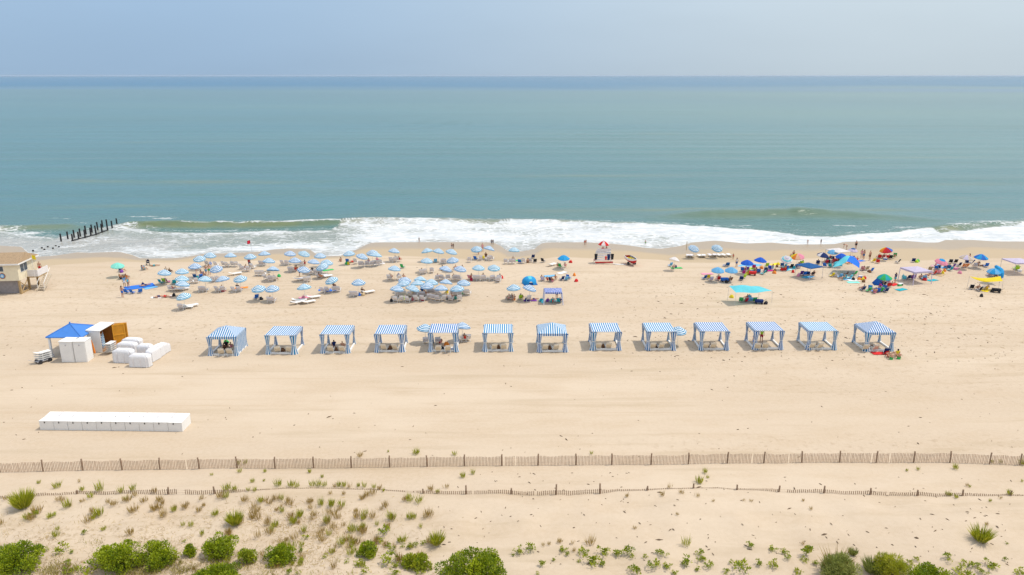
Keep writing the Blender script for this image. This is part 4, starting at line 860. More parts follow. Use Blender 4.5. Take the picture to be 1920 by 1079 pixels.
for i, (x, y, k) in enumerate(cabs):
    g = G(x, y); g.y += CD_ / 2; g.z = 0.0
    t = O('striped_cabana', None, None, g, (0, 0, rnd.uniform(-.015, .015)))
    t.scale = (rnd.uniform(1.0, 1.05), 1, rnd.uniform(.97, 1.03))
    for sx in (-1, 1):
        for sy in (-1, 1):
            O('post', CM['post'], t, (sx * CW / 2, sy * CD_ / 2, 0))
            if not (k == 'hip' and i == 0 and False):
                c = O('curtain', CM['curtain'], t, (sx * (CW / 2 - (.10 if sy < 0 else .02)), sy * (CD_ / 2 - .02), 0), (0, 0, rnd.uniform(0, 6))); s_ = 1.25 if sy < 0 else .75; c.scale = (s_ * rnd.uniform(.85, 1.15), s_, 1)
                O('tieback', CM['tie'], c)
    O('roof_frame', CM['beam'], t)
    if k == 'hip': O('canopy', CM['hip'], t); O('valance', CM['val'], t)
    else: O('canopy', CM['flat'], t); O('valance', CM['flap'], t)
    O('sill', CM['railF'], t); O('sill', CM['railS'], t, (-CW / 2, 0, 0)); O('sill', CM['railS'], t, (CW / 2, 0, 0))
    if i == 0: O('side_wall', CM['wall'], t)
    fixed(t, clab[i], 'cabana', 'striped cabanas in a row')

# ------------------------------------------------------------------ pop-up canopies, tents and shade cloths
def canopy(px, py, w, d, h, peak, roof, legs, rz, label, drop=.22, kind='pop_up_canopy', splay=0.0, rest=None, val=None):
    g = put(px, py, h); t = O(kind, None, None, g, (0, 0, rz))
    cs = [(-w / 2, -d / 2), (w / 2, -d / 2), (w / 2, d / 2), (-w / 2, d / 2)]; b = MB()
    for i in range(4):
        p, q = Vector((*cs[i], h)), Vector((*cs[(i + 1) % 4], h)); A = Vector((0, 0, h + peak))
        b.patch(lambda u, v: tuple(p.lerp(q, u).lerp(A, v) - Vector((0, 0, .10 * peak * math.sin(math.pi * v)))), 8, 6, uvf=lambda u, v: (u * 9, v))
    O('roof', b.mesh('roof', roof, True), t)
    if drop:
        b = MB()
        for i in range(4):
            p, q = Vector((*cs[i], h)), Vector((*cs[(i + 1) % 4], h))
            b.patch(lambda u, v: tuple(p.lerp(q, u) * 1.0 - Vector((0, 0, drop * v))), 10, 1, uvf=lambda u, v: (u * 9, v))
        O('valance', b.mesh('valance', val or roof), t)
    for x, y in cs:
        b = MB(); b.tube([(x * (1 + splay), y * (1 + splay), -.05), (x, y, h)], .03 if rest is None else rest, 6); O('leg', b.mesh('leg', legs), t)
    return fixed(t, label, 'canopy', None)
canopy(1518, 498, 2.6, 2.9, 2.0, .35, M('denim', 'sheer'), M('silver', 'metal'), .45, 'dark blue square sunshade canopy over a dark group right of the pastel umbrellas', .12)
canopy(1572, 469.5, 2.7, 2.8, 2.1, .22, M('offwhite', 'sheer'), M('silver', 'metal'), .35, 'white square canopy crowded by blue umbrellas near the wet sand', .12)
canopy(1718, 505, 3.0, 3.0, 2.0, .30, M('lavender', 'sheer'), M('lavender', 'plastic'), .22, 'pale lavender gazebo canopy on four legs over a blue group', .25, 'gazebo_canopy', .06, .06)
canopy(1909, 489, 3.0, 3.2, 2.0, .25, M('lavender', 'sheer'), M('silver', 'metal'), .05, 'white pop-up canopy on grey legs at the beach edge over lime chairs', .18)
PAT = stripe_mat('blue_scale_pattern', (.03, .06, .42), (.66, .68, .80), .2, .62)
canopy(1037, 544.5, 2.35, 2.2, 1.75, .25, PAT, PAT, 0.0, 'blue and white patterned square beach cabana with splayed cloth legs', .22, 'patterned_beach_cabana', .12, .07)
def cloth_sail(corners, bulge, mats, name, label, cat, mf=None, poles=True, nu=14, nv=10, polecol='silver'):
    """corners: (px, py, height) front-left, front-right, back-right, back-left"""
    pts = [Vector(P(x, y, z)) for x, y, z in corners]; o = sum(pts, Vector()) / 4; g = Vector((o.x, o.y, float(T(o.x, o.y))))
    q = [p - g for p in pts]; t = O(name, None, None, g)
    def fn(u, v):
        p = q[0].lerp(q[1], u).lerp(q[3].lerp(q[2], u), v); p.z += bulge(u, v); return tuple(p)
    b = MB(); b.patch(fn, nu, nv, mf=mf); O('shade_cloth', b.mesh('shade_cloth', mats, True), t)
    if poles:
        for p in q:
            gz = float(T(p.x + g.x, p.y + g.y)) - g.z; b = MB(); b.tube([(p.x * 1.03, p.y * 1.03, gz - .05), tuple(p)], .02, 5); O('pole', b.mesh('pole', M(polecol, 'metal')), t)
    return fixed(t, label, cat)
cloth_sail([(1380, 549, 1.9), (1448, 546, 1.7), (1424, 537.5, 2.1), (1367, 536.5, 2.1)], lambda u, v: .55 * math.sin(math.pi * v) * math.sin(math.pi * min(1, u * 1.25)) - .12 * math.sin(math.pi * u) * (1 - v) + .05 * math.sin(9 * u), [M('aqua', 'sheer')], 'shade_sail', 'turquoise stretched shade sail standing alone in front of the others', 'shade sail')
cloth_sail([(1847, 529.5, 1.2), (1881, 527.5, 1.6), (1876, 518, 1.9), (1818, 518.5, 1.9)], lambda u, v: -.28 * math.sin(math.pi * u) * v ** 2 - .12 * math.sin(math.pi * v), [M('yellow', 'sheer')], 'shade_sail', 'bright yellow stretched shade sail at the right end of the beach', 'shade sail')
cloth_sail([(1561, 502.5, 1.2), (1611, 504, 1.3), (1612, 493, 1.3), (1573, 489, 1.6)], lambda u, v: 1.0 * math.sin(math.pi * u) ** .9 - .35 * (1 - v) * math.sin(math.pi * min(1, u * 2)) * (u < .5) + .05 * math.sin(14 * u + 4 * v), [M('aqua', 'sheer'), mat('vivid_blue_canopy', (.01, .16, .72), .75, .06, 3, .2)], 'arched_shade', 'arched beach shade, turquoise half and blue half', 'shade', mf=lambda u, v: 0 if u < .5 else 1)
def tent(px, py, w, h, d, cols, rz, label, wedge=False):
    g = put(px, py, h * .4); t = O('beach_tent', None, None, g, (0, 0, rz)); b = MB()
    if wedge: fn = lambda u, v: ((u - .5) * w * (1 - .85 * v), d * (-.5 + .75 * v), h * v + .25 * math.sin(math.pi * u) * math.sin(math.pi * v)); b.patch(fn, 8, 6); b.poly([fn(0, 0), fn(0, .5), fn(0, 1), (-.1 * w, d * .5, 0)]); b.poly([fn(1, 0), (.1 * w, d * .5, 0), fn(1, 1), fn(1, .5)])
    else:
        fn = lambda u, v: (w / 2 * math.cos(math.pi * (1 - u)) * math.cos(v * 1.25), -d / 2 + d * math.sin(v * 1.25) * .95 * 1, h * math.sin(math.pi * u) ** .8 * math.cos(v * 1.0))
        b.patch(fn, 12, 8, mf=lambda u, v: 1 if (.42 < u < .6 and v < .6 and len(cols) > 1) else 0)
    O('shell', b.mesh('shell', [M(c, 'sheer') for c in cols], True), t)
    f = MB(); f.patch(lambda u, v: ((u - .5) * w * .95, (v - .5) * d * .8, .02), 1, 1); O('floor', f.mesh('floor', M('denim')), t)
    p = MB()
    if wedge: p.tube([(0, d * .25 + .04, 0), (0, d * .25 + .04, h + .12)], .02, 5)
    else: p.tube([fn(i / 10, 0) for i in range(11)], .02, 5)
    O('tent_pole', p.mesh('tent_pole', M('silver', 'metal')), t); return fixed(t, label, 'tent')
tent(994, 528, 2.2, 1.05, 1.7, ['azure', 'aqua'], 3.3, 'blue pop-up dome tent just behind two striped umbrellas')
tent(1649, 526.5, 1.7, 1.5, 1.6, ['blue'], 2.9, 'royal blue wedge tent under the teal green umbrella', True)
tent(1565, 489, 1.2, .75, 1.1, ['red'], .3, 'small red dome tent below the royal blue umbrella')
t = tent(1569, 495, 1.3, .8, 1.2, ['aqua'], .2, 'turquoise dome tent tucked behind the arched shade')

# ------------------------------------------------------------------ blue-roofed pavilion, lockers, shed, wrapped stacks
WH = M('white', 'wood')
BLUEROOF = mat('blue_roof', (.055, .20, .56), .55, .06, 2)
def xy(px, py, z=0.0): p = P(px, py, z); return p.x, p.y
t = O('blue_roofed_pavilion', None, None, (0, 0, 0)); x0, y0 = xy(85, 633, 2.35); x1 = x0 + 3.95; y1 = y0 + 4.0
cx, cy = (x0 + x1) / 2, (y0 + y1) / 2; t.location = (cx, cy, 0); hw, hd = (x1 - x0) / 2, (y1 - y0) / 2
cs = [(-hw, -hd), (hw, -hd), (hw, hd), (-hw, hd)]; A = (-.15, -.2, 3.35)
b = MB()
for i in range(4):
    p, q = (*cs[i], 2.35), (*cs[(i + 1) % 4], 2.35); b.poly([p, q, A]); b.poly([p, (p[0], p[1], 2.26), (q[0], q[1], 2.26), q])
rf = O('roof', b.mesh('roof', BLUEROOF), t)
b = MB()
for x, y in cs: b.tube([(x, y, 2.37), (A[0], A[1], 3.37)], .045, 5)
b.tube([(A[0], A[1], 3.3), (A[0], A[1], 3.55)], [.12, .06], 6); O('roof_ridge', b.mesh('roof_ridge', BLUEROOF), rf)
for x, y in cs:
    b = MB(); b.box((x * .88, y * .88, 1.13), (.2, .2, 2.26)); b.box((x * .88, y * .88, .15), (.28, .28, .3)); O('post', b.mesh('post', WH), t)
b = MB(); b.box((-.4, .3, 1.0), (2.0, .9, .06)); b.box((-.4, .3, .5), (1.9, .8, .94)); O('counter', b.mesh('counter', M('sky', 'wood')), t)
fixed(t, 'white-posted beach pavilion with a bright blue peaked roof behind white lockers', 'pavilion')
def box_locker(fl, fr, topl, h, depth, label, mats=WH):
    a, b_ = G(*fl), G(*fr); d = (b_ - a); w = d.length; rz = math.atan2(d.y, d.x); c = (a + b_) / 2
    t = O('storage_locker', None, None, (c.x, c.y, 0), (0, 0, rz)); m = MB(); m.box((0, depth / 2, h / 2), (w, depth, h)); O('cabinet', m.mesh('cabinet', mats), t)
    m = MB(); m.box((0, depth / 2 - .02, h + .035), (w + .06, depth + .1, .07), rx=.0); O('lid', m.mesh('lid', WH), t)
    m = MB(); m.box((0, -.02, h * .47), (w * .9, .035, h * .88)); dr = O('door', m.mesh('door', WH), t)
    m = MB(); m.box((0, -.05, h * .84), (.14, .03, .16)); O('vent', m.mesh('vent', M('silver', 'metal')), dr)
    return fixed(t, label, 'locker', 'tall white storage lockers by the pavilion')
box_locker((116.4, 679.6), (140.4, 679.8), 0, 2.35, 1.35, 'tall white storage locker with a notice, the left of two before the pavilion')
box_locker((142, 679.5), (164.8, 679.3), 0, 2.35, 1.35, 'tall white storage locker on the right of two before the pavilion')
t = O('umbrella_shed', None, None); a, b_ = G(168.5, 660.5), G(191.5, 662.5); c = (a + b_) / 2; w = 1.5; D = 2.9; H = 2.55
t.location = (c.x, c.y, 0); t.rotation_euler = (0, 0, -.04)
m = MB(); m.box((0, .03, H / 2), (w, .06, H)); m.box((-w / 2 + .03, D / 2, H / 2), (.06, D - .13, H)); m.box((0, D - .03, H / 2), (w, .06, H)); O('wall', m.mesh('wall', WH), t)
m = MB(); m.box((.02, D / 2, H + .04), (w + .14, D + .12, .08), ry=.03); O('roof', m.mesh('roof', WH), t)
ORW = mat('orange_painted_wood', (.62, .27, .02), .6, .10, 4)
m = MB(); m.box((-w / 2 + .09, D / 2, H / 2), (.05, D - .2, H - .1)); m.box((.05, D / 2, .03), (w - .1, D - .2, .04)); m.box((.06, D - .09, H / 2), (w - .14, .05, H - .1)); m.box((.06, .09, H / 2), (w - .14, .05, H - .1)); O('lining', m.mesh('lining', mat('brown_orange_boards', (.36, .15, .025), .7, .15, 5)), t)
for k, (yy, ang) in enumerate(((D - .55, .62), (D + .02, .30))):
    dr = O('door', None, t, (w / 2 + .05, yy, 0), (0, 0, ang)); dr2 = MB(); dr2.box((.66, 0, H / 2), (1.3, .05, H - .12))
    dr.data = None
    bpy.data.objects.remove(dr); dr = O('door', dr2.mesh('door', ORW), t, (w / 2 + .05, yy, 0), (0, 0, ang))
    m = MB()
    for z in (.12, H / 2 - .05, H - .14): m.box((.66, -.045, z), (1.28, .04, .12))
    for x in (.06, 1.26): m.box((x, -.047, H / 2), (.10, .04, H - .2))
    O('door_frame', m.mesh('door_frame', mat('orange_trim', (.72, .34, .03), .6, .08, 4)), dr)
fixed(t, 'white shed with open orange doors beside the blue-roofed pavilion', 'shed')
def folded_umbrella(p, lean, name_where, col=None):
    t = O('folded_umbrella', None, None, p, lean); m = MB()
    m.tube([(0, 0, .35), (0, 0, .6), (0, 0, 1.5), (0, 0, 1.95)], [.10, .13, .07, .02], 10)
    me = m.mesh('cover', col or STRIPE); uvl = me.uv_layers[0].data
    for l in me.loops: uvl[l.index].uv = (me.vertices[l.vertex_index].co.z * 4 + me.vertices[l.vertex_index].co.x * 9, 0)
    O('cover', me, t); m = MB(); m.tube([(0, 0, 0), (0, 0, 2.05)], .022, 6); O('pole', m.mesh('pole', M('white', 'metal')), t); return t
for k, (px, py) in enumerate([(188.5, 661), (190.5, 660), (192.5, 657)]):
    p = G(px, py); p.x += .1; p.y += .3; p.z = .05; reg(folded_umbrella(p, (rnd.uniform(-.08, .08), .05, k), ''), 'folded blue striped umbrella stored upright', 'inside the open shed', 'umbrella', 'folded umbrellas at the shed')
for k, (px, py) in enumerate([(218, 640), (224, 641), (230, 642), (236, 642)]):
    p = G(px, py + 2, .14); reg(folded_umbrella(p, (R(86), 0, rnd.uniform(1.2, 1.9)), ''), 'folded blue striped umbrella lying down', 'on the sand beyond the shed doors', 'umbrella', 'folded umbrellas at the shed')
p = G(179, 668); fixed(folded_umbrella(p, (.05, -.06, 0), '', M('orange')), 'furled orange umbrella leaning between locker and shed', 'umbrella')
def lounger_stack(px, py, n, rz, label, wheels=False, low=0):
    g = G(px, py); t = O('lounger_stack', None, None, g, (0, 0, rz)); z = .22 if wheels else .0
    for k in range(n):
        fr, se, bk = cached(('chair', 'F', 'white'), lambda: tuple(x.mesh(nm, M('white', 'plastic')) for x, nm in zip(chair_parts('F'), ('frame', 'seat', 'backrest'))))
        o = O('sun_lounger', None, None, (g.x, g.y, z + g.z), (0, 0, rz)); o.scale = (1, .8, .75)
        O('frame', fr, o); O('seat', se, o); O('backrest', bk, o); z += .23
        reg(o, 'white sun lounger in a pile', label, 'sun lounger', 'stacked sun loungers')
    bpy.data.objects.remove(t)
    if wheels:
        t = O('beach_cart', None, None, g, (0, 0, rz)); m = MB(); m.box((0, 0, .24), (.7, 1.5, .06)); m.tube([(0, -.75, .25), (0, -1.5, .7)], .025, 5); O('deck', m.mesh('deck', M('silver', 'metal')), t)
        m = MB(); m.tube([(-.07, 0, 0), (.07, 0, 0)], .2, 12); wm = m.mesh('wheel', M('black', 'plastic'))
        for a in (-.42, .42):
            for c in (-.5, .5): O('wheel', wm, t, (a, c, .2))
        fixed(t, 'low wheeled cart loaded with white loungers left of the lockers', 'cart')
lounger_stack(82, 679, 4, -.55, 'on the cart left of the lockers', True)
lounger_stack(207.5, 662, 5, -.1, 'stacked right of the shed')
WRAP = mat('white_wrapping_sheet', (.74, .74, .75), .55, .05, 5)
def wrapped(px, py, l, w, h, rz, label):
    g = G(px, py); t = O('wrapped_chair_stack', None, None, g, (0, 0, rz)); b = MB(); n = 22
    def fn(u, v):
        a = 2 * math.pi * u; ca, sa = math.cos(a), math.sin(a); pw = .42
        pw = .3; X_ = math.copysign(abs(ca) ** pw, ca) * l / 2; Y_ = math.copysign(abs(sa) ** pw, sa) * w / 2
        zz = min(v / .8, 1); s_ = 1 if v < .72 else 1 - .35 * ((v - .72) / .28) ** 2.2
        wob = 1 + .035 * math.sin(9 * a + 3 * v) + .02 * math.sin(23 * a)
        return (X_ * s_ * wob, Y_ * s_ * wob, .04 + (h - .04) * (v ** .8))
    b.patch(fn, n * 2, 9); b.poly([fn(i / 44, 1) for i in range(44)]); O('cover', b.mesh('cover', WRAP, True), t)
    b = MB()
    for x in (-.26, .1, .36):
        b.tube([(x * l, -w * .52, .0), (x * l, -w * .53, h * .7), (x * l, -w * .30, h * 1.01), (x * l, w * .3, h * 1.01), (x * l, w * .53, h * .7), (x * l, w * .52, 0)], .035, 5)
    O('strap', b.mesh('strap', M('offwhite')), t); reg(t, 'white wrapped stack of beach chairs', label, 'chair stack', 'white wrapped chair stacks')
for px, py, l, w, h, rz in [(250, 653, 2.2, .8, 1.0, -.08), (241, 662, 2.2, .8, 1.05, -.10), (234.5, 679, 2.2, .85, 1.25, -.06), (274, 667, 1.6, .8, 1.1, -.02), (265, 687, 2.2, .85, 1.15, -.03),
                            (289, 675, .8, 1.7, 1.15, -.18), (297, 669, .8, 1.7, 1.1, -.18), (304, 664, .8, 1.5, 1.0, -.18), (310, 661, .7, 1.2, .8, -.2)]:
    wrapped(px, py, l, w, h * 1.22, rz, 'on the sand right of the shed')
# row of ten low bins
a, b_ = G(75.5, 806.5), G(343, 809.6); d = b_ - a; L = d.length; rz = math.atan2(d.y, d.x); n = 10; bw = L / n
m = MB(); m.hexa([(-bw / 2 + .016, 0, 0), (bw / 2 - .016, 0, 0), (bw / 2 - .016, 1.65, 0), (-bw / 2 + .016, 1.65, 0)], [(-bw / 2 + .016, 0, .84), (bw / 2 - .016, 0, .84), (bw / 2 - .016, 1.65, .84), (-bw / 2 + .016, 1.65, .84)]); BB = m.mesh('bin_body', WH)
m = MB(); m.box((0, .42, .872), (bw - .024, .92, .05)); LF = m.mesh('front_lid', WH)
m = MB(); m.hexa([(-bw / 2 + .012, .89, .843), (bw / 2 - .012, .89, .843), (bw / 2 - .012, 1.68, .843), (-bw / 2 + .012, 1.68, .843)], [(-bw / 2 + .012, .89, .91), (bw / 2 - .012, .89, .91), (bw / 2 - .012, 1.68, .99), (-bw / 2 + .012, 1.68, .99)]); LR = m.mesh('rear_lid', WH)
m = MB(); m.box((0, -.02, .79), (.05, .035, .16)); m.box((0, -.03, .72), (.08, .04, .06)); HS = m.mesh('hasp', M('black', 'metal'))
m = MB(); m.box((bw / 2 - .04, 1.3, .965), (.05, .74, .07)); BT = m.mesh('batten', M('grey', 'wood'))
pos = ['left end bin', 'second bin', 'third bin', 'fourth bin', 'fifth bin', 'sixth bin', 'seventh bin', 'eighth bin', 'ninth bin', 'right end bin']
for i in range(n):
    p = a + d * ((i + .5) / n); t = O('storage_bin', None, None, (p.x, p.y, float(T(p.x, p.y)) - .02), (0, 0, rz + rnd.uniform(-.006, .006)))
    for nm, me in (('bin_body', BB), ('front_lid', LF), ('rear_lid', LR)): O(nm, me, t)
    h = O('hasp', HS, t); h.location.x = -.1 * bw
    if i < n - 1: O('batten', BT, t)
    fixed(t, f'low white lidded storage bin, {pos[i]} of the row of ten' + (' counted from left' if 0 < i < 9 else ''), 'storage bin', 'row of white storage bins')

# ------------------------------------------------------------------ lifeguard station on stilts (cut by the frame)
CREAM = mat('cream_siding', (.76, .68, .50), .75, .06, 2); SHIN = mat('brown_shingles', (.34, .24, .145), .9, .25, 7); TIM = mat('weathered_timber', (.42, .29, .14), .85, .2, 5); GREY = mat('grey_boards', (.27, .25, .25), .85, .12, 3)
WIN = mat('dark_window_glass', (.05, .08, .11), .12, .03, 2, 0, .6)
t = O('lifeguard_station', None, None); g = G(33, 552); t.location = (g.x + .62, g.y, 0); t.rotation_euler = (0, 0, .10); Wd, Dp, z0, z1 = 7.0, 5.2, 2.0, 4.5
m = MB(); m.box((-Wd / 2, Dp / 2, (z0 + z1) / 2), (Wd, Dp, z1 - z0)); O('wall', m.mesh('wall', CREAM), t)
m = MB(); ov = .35; rz0 = z1
m.poly([(-Wd - ov, -ov, rz0), (ov, -ov, rz0 + .02), (ov - .5, Dp * .55, rz0 + 1.0), (-Wd, Dp * .55, rz0 + 1.0)]); m.poly([(ov, -ov, rz0 + .02), (ov, Dp + ov, rz0 + .02), (ov - .5, Dp * .55, rz0 + 1.0)]); m.poly([(ov, Dp + ov, rz0 + .02), (-Wd - ov, Dp + ov, rz0), (-Wd, Dp * .55, rz0 + 1.0), (ov - .5, Dp * .55, rz0 + 1.0)])
rf = O('roof', m.mesh('roof', SHIN), t)
m = MB(); m.box((-Wd / 2, -ov, rz0 - .07), (Wd + 2 * ov, .06, .2)); m.box((ov, Dp / 2, rz0 - .07), (.06, Dp + 2 * ov - .07, .2)); O('fascia', m.mesh('fascia', M('white', 'wood')), rf)
def window(x, y, z, w, h, face):
    m = MB(); sz = (w, .08, h) if face == 'y' else (.08, w, h); m.box((x, y, z), sz); f = O('window', m.mesh('window', M('white', 'wood')), t)
    m = MB()
    for k in (-.25, .25): m.box((x + (k * w if face == 'y' else .03), y + (k * w if face == 'x' else -.03), z), (w * .42 if face == 'y' else .08, w * .42 if face == 'x' else .08, h * .86))
    O('pane', m.mesh('pane', WIN), f)
window(-2.4, 0, 3.75, 1.1, .8, 'y'); window(-4.8, 0, 3.75, 1.1, .8, 'y'); window(0, 1.6, 3.65, 1.9, 1.25, 'x')
m = MB(); m.tube([(-2.15, -.02, 2.75), (-2.15, -.05, 2.75)], .42, 20); em = O('roundel', m.mesh('roundel', mat('roundel_rim', (.28, .10, .07))), t)
m = MB(); m.tube([(-2.15, -.05, 2.75), (-2.15, -.07, 2.75)], .30, 18); O('roundel_disc', m.mesh('roundel_disc', M('sky', 'wood')), em)
m = MB(); m.box((-2.15, -.08, 2.75), (.30, .02, .12)); m.box((-2.15, -.082, 2.75), (.12, .02, .28)); O('roundel_mark', m.mesh('roundel_mark', M('white', 'wood')), em)
m = MB(); m.box((-Wd / 2 - .05, .5, 1.0), (Wd - .2, .08, 1.9)); O('skirt', m.mesh('skirt', GREY), t)
for x in (-.15, -3.5):
    for y in (.15, 2.6, Dp - .1):
        m = MB(); m.box((x, y, .95), (.25, .25, 2.05)); O('stilt', m.mesh('stilt', TIM), t)
m = MB(); m.tube([(-.12, .2, .15), (-.12, 2.5, 1.8)], .07, 4); m.tube([(-.10, 2.5, .15), (-.10, .2, 1.8)], .07, 4); m.box((-.12, 1.4, .12), (.12, 2.4, .2)); O('brace', m.mesh('brace', TIM), t)
m = MB(); m.box((.75, 3.7, z0 - .08), (1.5, 3.0, .14)); O('deck', m.mesh('deck', TIM), t)
m = MB(); m.box((1.46, 3.7, z0 + .5), (.06, 3.0, .95)); m.box((.75, 2.2, z0 + .5), (1.4, .06, .95)); O('railing', m.mesh('railing', M('offwhite', 'wood')), t)
m = MB()
for k in range(8): m.box((1.9 + .0, 3.0 - .32 * k + 1.0, z0 - .22 * (k + 1)), (.9, .3, .06))
m.hexa([(1.42, 4.1, z0 - .3), (1.5, 4.1, z0 - .3), (1.5, 1.3, 0), (1.42, 1.3, 0)], [(1.42, 4.1, z0), (1.5, 4.1, z0), (1.5, 1.3, .3), (1.42, 1.3, .3)]); m.hexa([(2.32, 4.1, z0 - .3), (2.4, 4.1, z0 - .3), (2.4, 1.3, 0), (2.32, 1.3, 0)], [(2.32, 4.1, z0), (2.4, 4.1, z0), (2.4, 1.3, .3), (2.32, 1.3, .3)])
O('stair', m.mesh('stair', M('beige', 'wood')), t)
m = MB(); m.tube([(1.45, 1.6, .3), (1.45, 1.6, 1.2), (1.45, 4.0, z0 + .9)], .04, 4); m.tube([(2.36, 1.6, .3), (2.36, 1.6, 1.2), (2.36, 4.0, z0 + .9)], .04, 4); O('handrail', m.mesh('handrail', M('white', 'wood')), t)
fixed(t, 'cream lifeguard station on timber stilts with a brown shingled roof', 'lifeguard station')
person(t.location + Vector((.2, 4.6, z0 + .0)), 'st', ['trunks-red'], .3, 'lifeguard standing in red trunks', 'on the deck of the lifeguard station', None)
fp = P(63, 483.5, 4.9); t = O('yellow_flag', None, None, (fp.x - .3, fp.y, 2.0)); m = MB(); m.tube([(0, 0, 0), (0, 0, 3.3)], .03, 6); O('flagpole', m.mesh('flagpole', M('white', 'metal')), t)
m = MB(); m.patch(lambda u, v: (.02 + .62 * u, .10 * math.sin(5 * u + v), 3.25 - .58 * v - .06 * u), 8, 5); O('flag_cloth', m.mesh('flag_cloth', M('yellow')), t); fixed(t, 'yellow flag flying at the corner of the lifeguard station', 'flag')
# red flag
g = G(473.5, 477); t = O('red_flag', None, None, g); top = 2.5; m = MB(); m.tube([(0, 0, -.2), (-.22, 0, top)], .025, 6); O('flagpole', m.mesh('flagpole', M('silver', 'metal')), t)
m = MB(); m.patch(lambda u, v: (-.22 - .55 * u - .05 * v, .12 * math.sin(6 * u + 2 * v), top + .05 - .62 * v - .18 * u + .02), 8, 6); O('flag_cloth', m.mesh('flag_cloth', mat('crimson_flag', (.60, .012, .04), .8)), t); fixed(t, 'small red warning flag on a thin pole at the waterline', 'flag')

# ------------------------------------------------------------------ lifeguard chair, boat, boards
g = G(1131, 494); t = O('lifeguard_chair', None, None, g, (0, 0, .05)); m = MB(); pw, top = 1.45, 1.95
for sx in (-1, 1):
    m.tube([(sx * pw, -.7, -.05), (sx * 1.15, -.15, top)], .06, 4); m.tube([(sx * pw, 1.0, -.05), (sx * 1.15, .5, top)], .06, 4); m.box((sx * 1.1, .2, top), (.08, 1.0, .12))
O('leg_frame', m.mesh('leg_frame', M('white', 'wood')), t)
m = MB()
for k, z in enumerate((.75, 1.1, 1.45, 1.8)): m.box((0, -.72 + .15 * k + .12, z), (2.7 - .14 * k, .05, .24), rx=-.25)
O('back_board', m.mesh('back_board', M('offwhite', 'wood')), t)
m = MB(); m.box((0, -.82, .36), (2.95, .07, .24)); m.box((0, .95, .36), (2.95, .07, .24)); O('lower_beam', m.mesh('lower_beam', mat('red_painted_wood', (.50, .035, .03), .6, .1)), t)
m = MB(); m.box((0, .25, top), (2.3, .8, .10)); m.box((0, -.16, top + .35), (2.3, .07, .5)); O('bench', m.mesh('bench', M('offwhite', 'wood')), t)
fixed(t, 'tall white lifeguard chair with a red lower beam facing the sea', 'lifeguard chair')
person(g + Vector((-.15, .2, top - .02)), 'lo', ['shirt-red', 'trunks-red'], 0, 'lifeguard in red seated left', 'on the tall white chair', None, 1, 2); person(g + Vector((.45, .2, top - .02)), 'lo', ['trunks-red'], 0, 'lifeguard bare-backed seated right', 'on the tall white chair', None, 1, 0)
umbrella(1131.5, 459, 'red-offwhite', .95, .12, 0, 'red and white panelled umbrella', 'clamped to the lifeguard chair', None, zc=3.5, ground=g + Vector((.0, .1, .0)))
def jacket(dx, z, col, label):
    tt = O('hanging_jacket', None, None, g + Vector((dx, -.62, z))); m = MB(); m.patch(lambda u, v: (.26 * math.cos(2 * math.pi * u) * (1 - .3 * v + .15 * math.sin(8 * u)), -.06 + .10 * math.sin(2 * math.pi * u), -.95 * v), 10, 5); O('cloth', m.mesh('cloth', M(col), True), tt); fixed(tt, label, 'jacket')
jacket(-1.35, 1.75, 'black', 'black jacket hanging on the left post of the lifeguard chair'); jacket(1.35, 1.75, 'black', 'black jacket hanging on the right post of the lifeguard chair'); jacket(.75, 1.7, 'navy', 'navy jacket hanging on the back of the lifeguard chair')
def torpedo(p):
    tt = O('rescue_buoy', None, None, p); m = MB(); m.tube([(0, 0, 0), (0, 0, .08), (0, 0, .55), (0, 0, .7)], [.05, .15, .15, .03], 10); O('float', m.mesh('float', M('red', 'plastic')), tt); m = MB(); m.tube([(0, 0, .7), (.05, 0, .95)], .015, 5); O('strap', m.mesh('strap', M('white')), tt); return fixed(tt, 'red rescue buoy hung on the back boards of the lifeguard chair', 'rescue buoy')
torpedo(g + Vector((.32, -.78, .75)))
# surf boat: bow towards the camera, right
g = G(1184, 497); t = O('surf_rescue_boat', None, None, g + Vector((0, 0, .38)), (0, 0, R(-75))); LB, WB, HB = 3.7, 1.35, .75
def hull(u, v, inset=0.0):                # u along the length (stern..bow), v around
    x = -LB / 2 + LB * u; w = WB / 2 * max(.0, (1 - max(0, (u - .35) / .65) ** 2.4)) * (.80 + .2 * min(1, u * 4)) - inset; w = max(w, .012)
    a = math.pi * v; sheer = .45 * max(0, u - .5) ** 2 * 2 + .08 * (1 - u) ** 2
    keel = .35 * max(0, (u - .65) / .35) ** 2
    return (x, -w * math.cos(a), HB + sheer - (HB - keel - inset * 1.2) * math.sin(a) ** .7)
m = MB(); m.patch(hull, 18, 12, mf=lambda u, v: 0 if .09 < v < .91 else 1); m.poly([hull(0, i / 12) for i in range(13)]); O('hull', m.mesh('hull', [mat('red_gelcoat', (.58, .015, .02), .3, .05, 3, 0, .5), M('white', 'plastic')], True), t)
m = MB(); m.patch(lambda u, v: hull(.02 + .93 * u, 1 - v, .07), 16, 10); O('inside', m.mesh('inside', mat('boat_inside', (.06, .09, .22), .6), True), t)
m = MB()
for u in (.18, .40, .60): p = hull(u, .5); m.box((p[0], 0, HB - .16), (.28, WB * .86 * (1 if u < .5 else .9), .05))
O('thwart', m.mesh('thwart', M('yellow', 'wood')), t)
m = MB(); m.tube([hull(i / 18, 0) for i in range(19)], .045, 5); m.tube([hull(i / 18, 1) for i in range(19)], .045, 5); O('gunwale', m.mesh('gunwale', M('white', 'plastic')), t)
m = MB(); m.tube([(-1.6, .3, HB + .1), (1.0, .1, HB + .12)], .03, 5); O('oar', m.mesh('oar', M('tan', 'wood')), t)
fixed(t, 'red surf rescue boat with a white gunwale right of the lifeguard chair', 'boat')
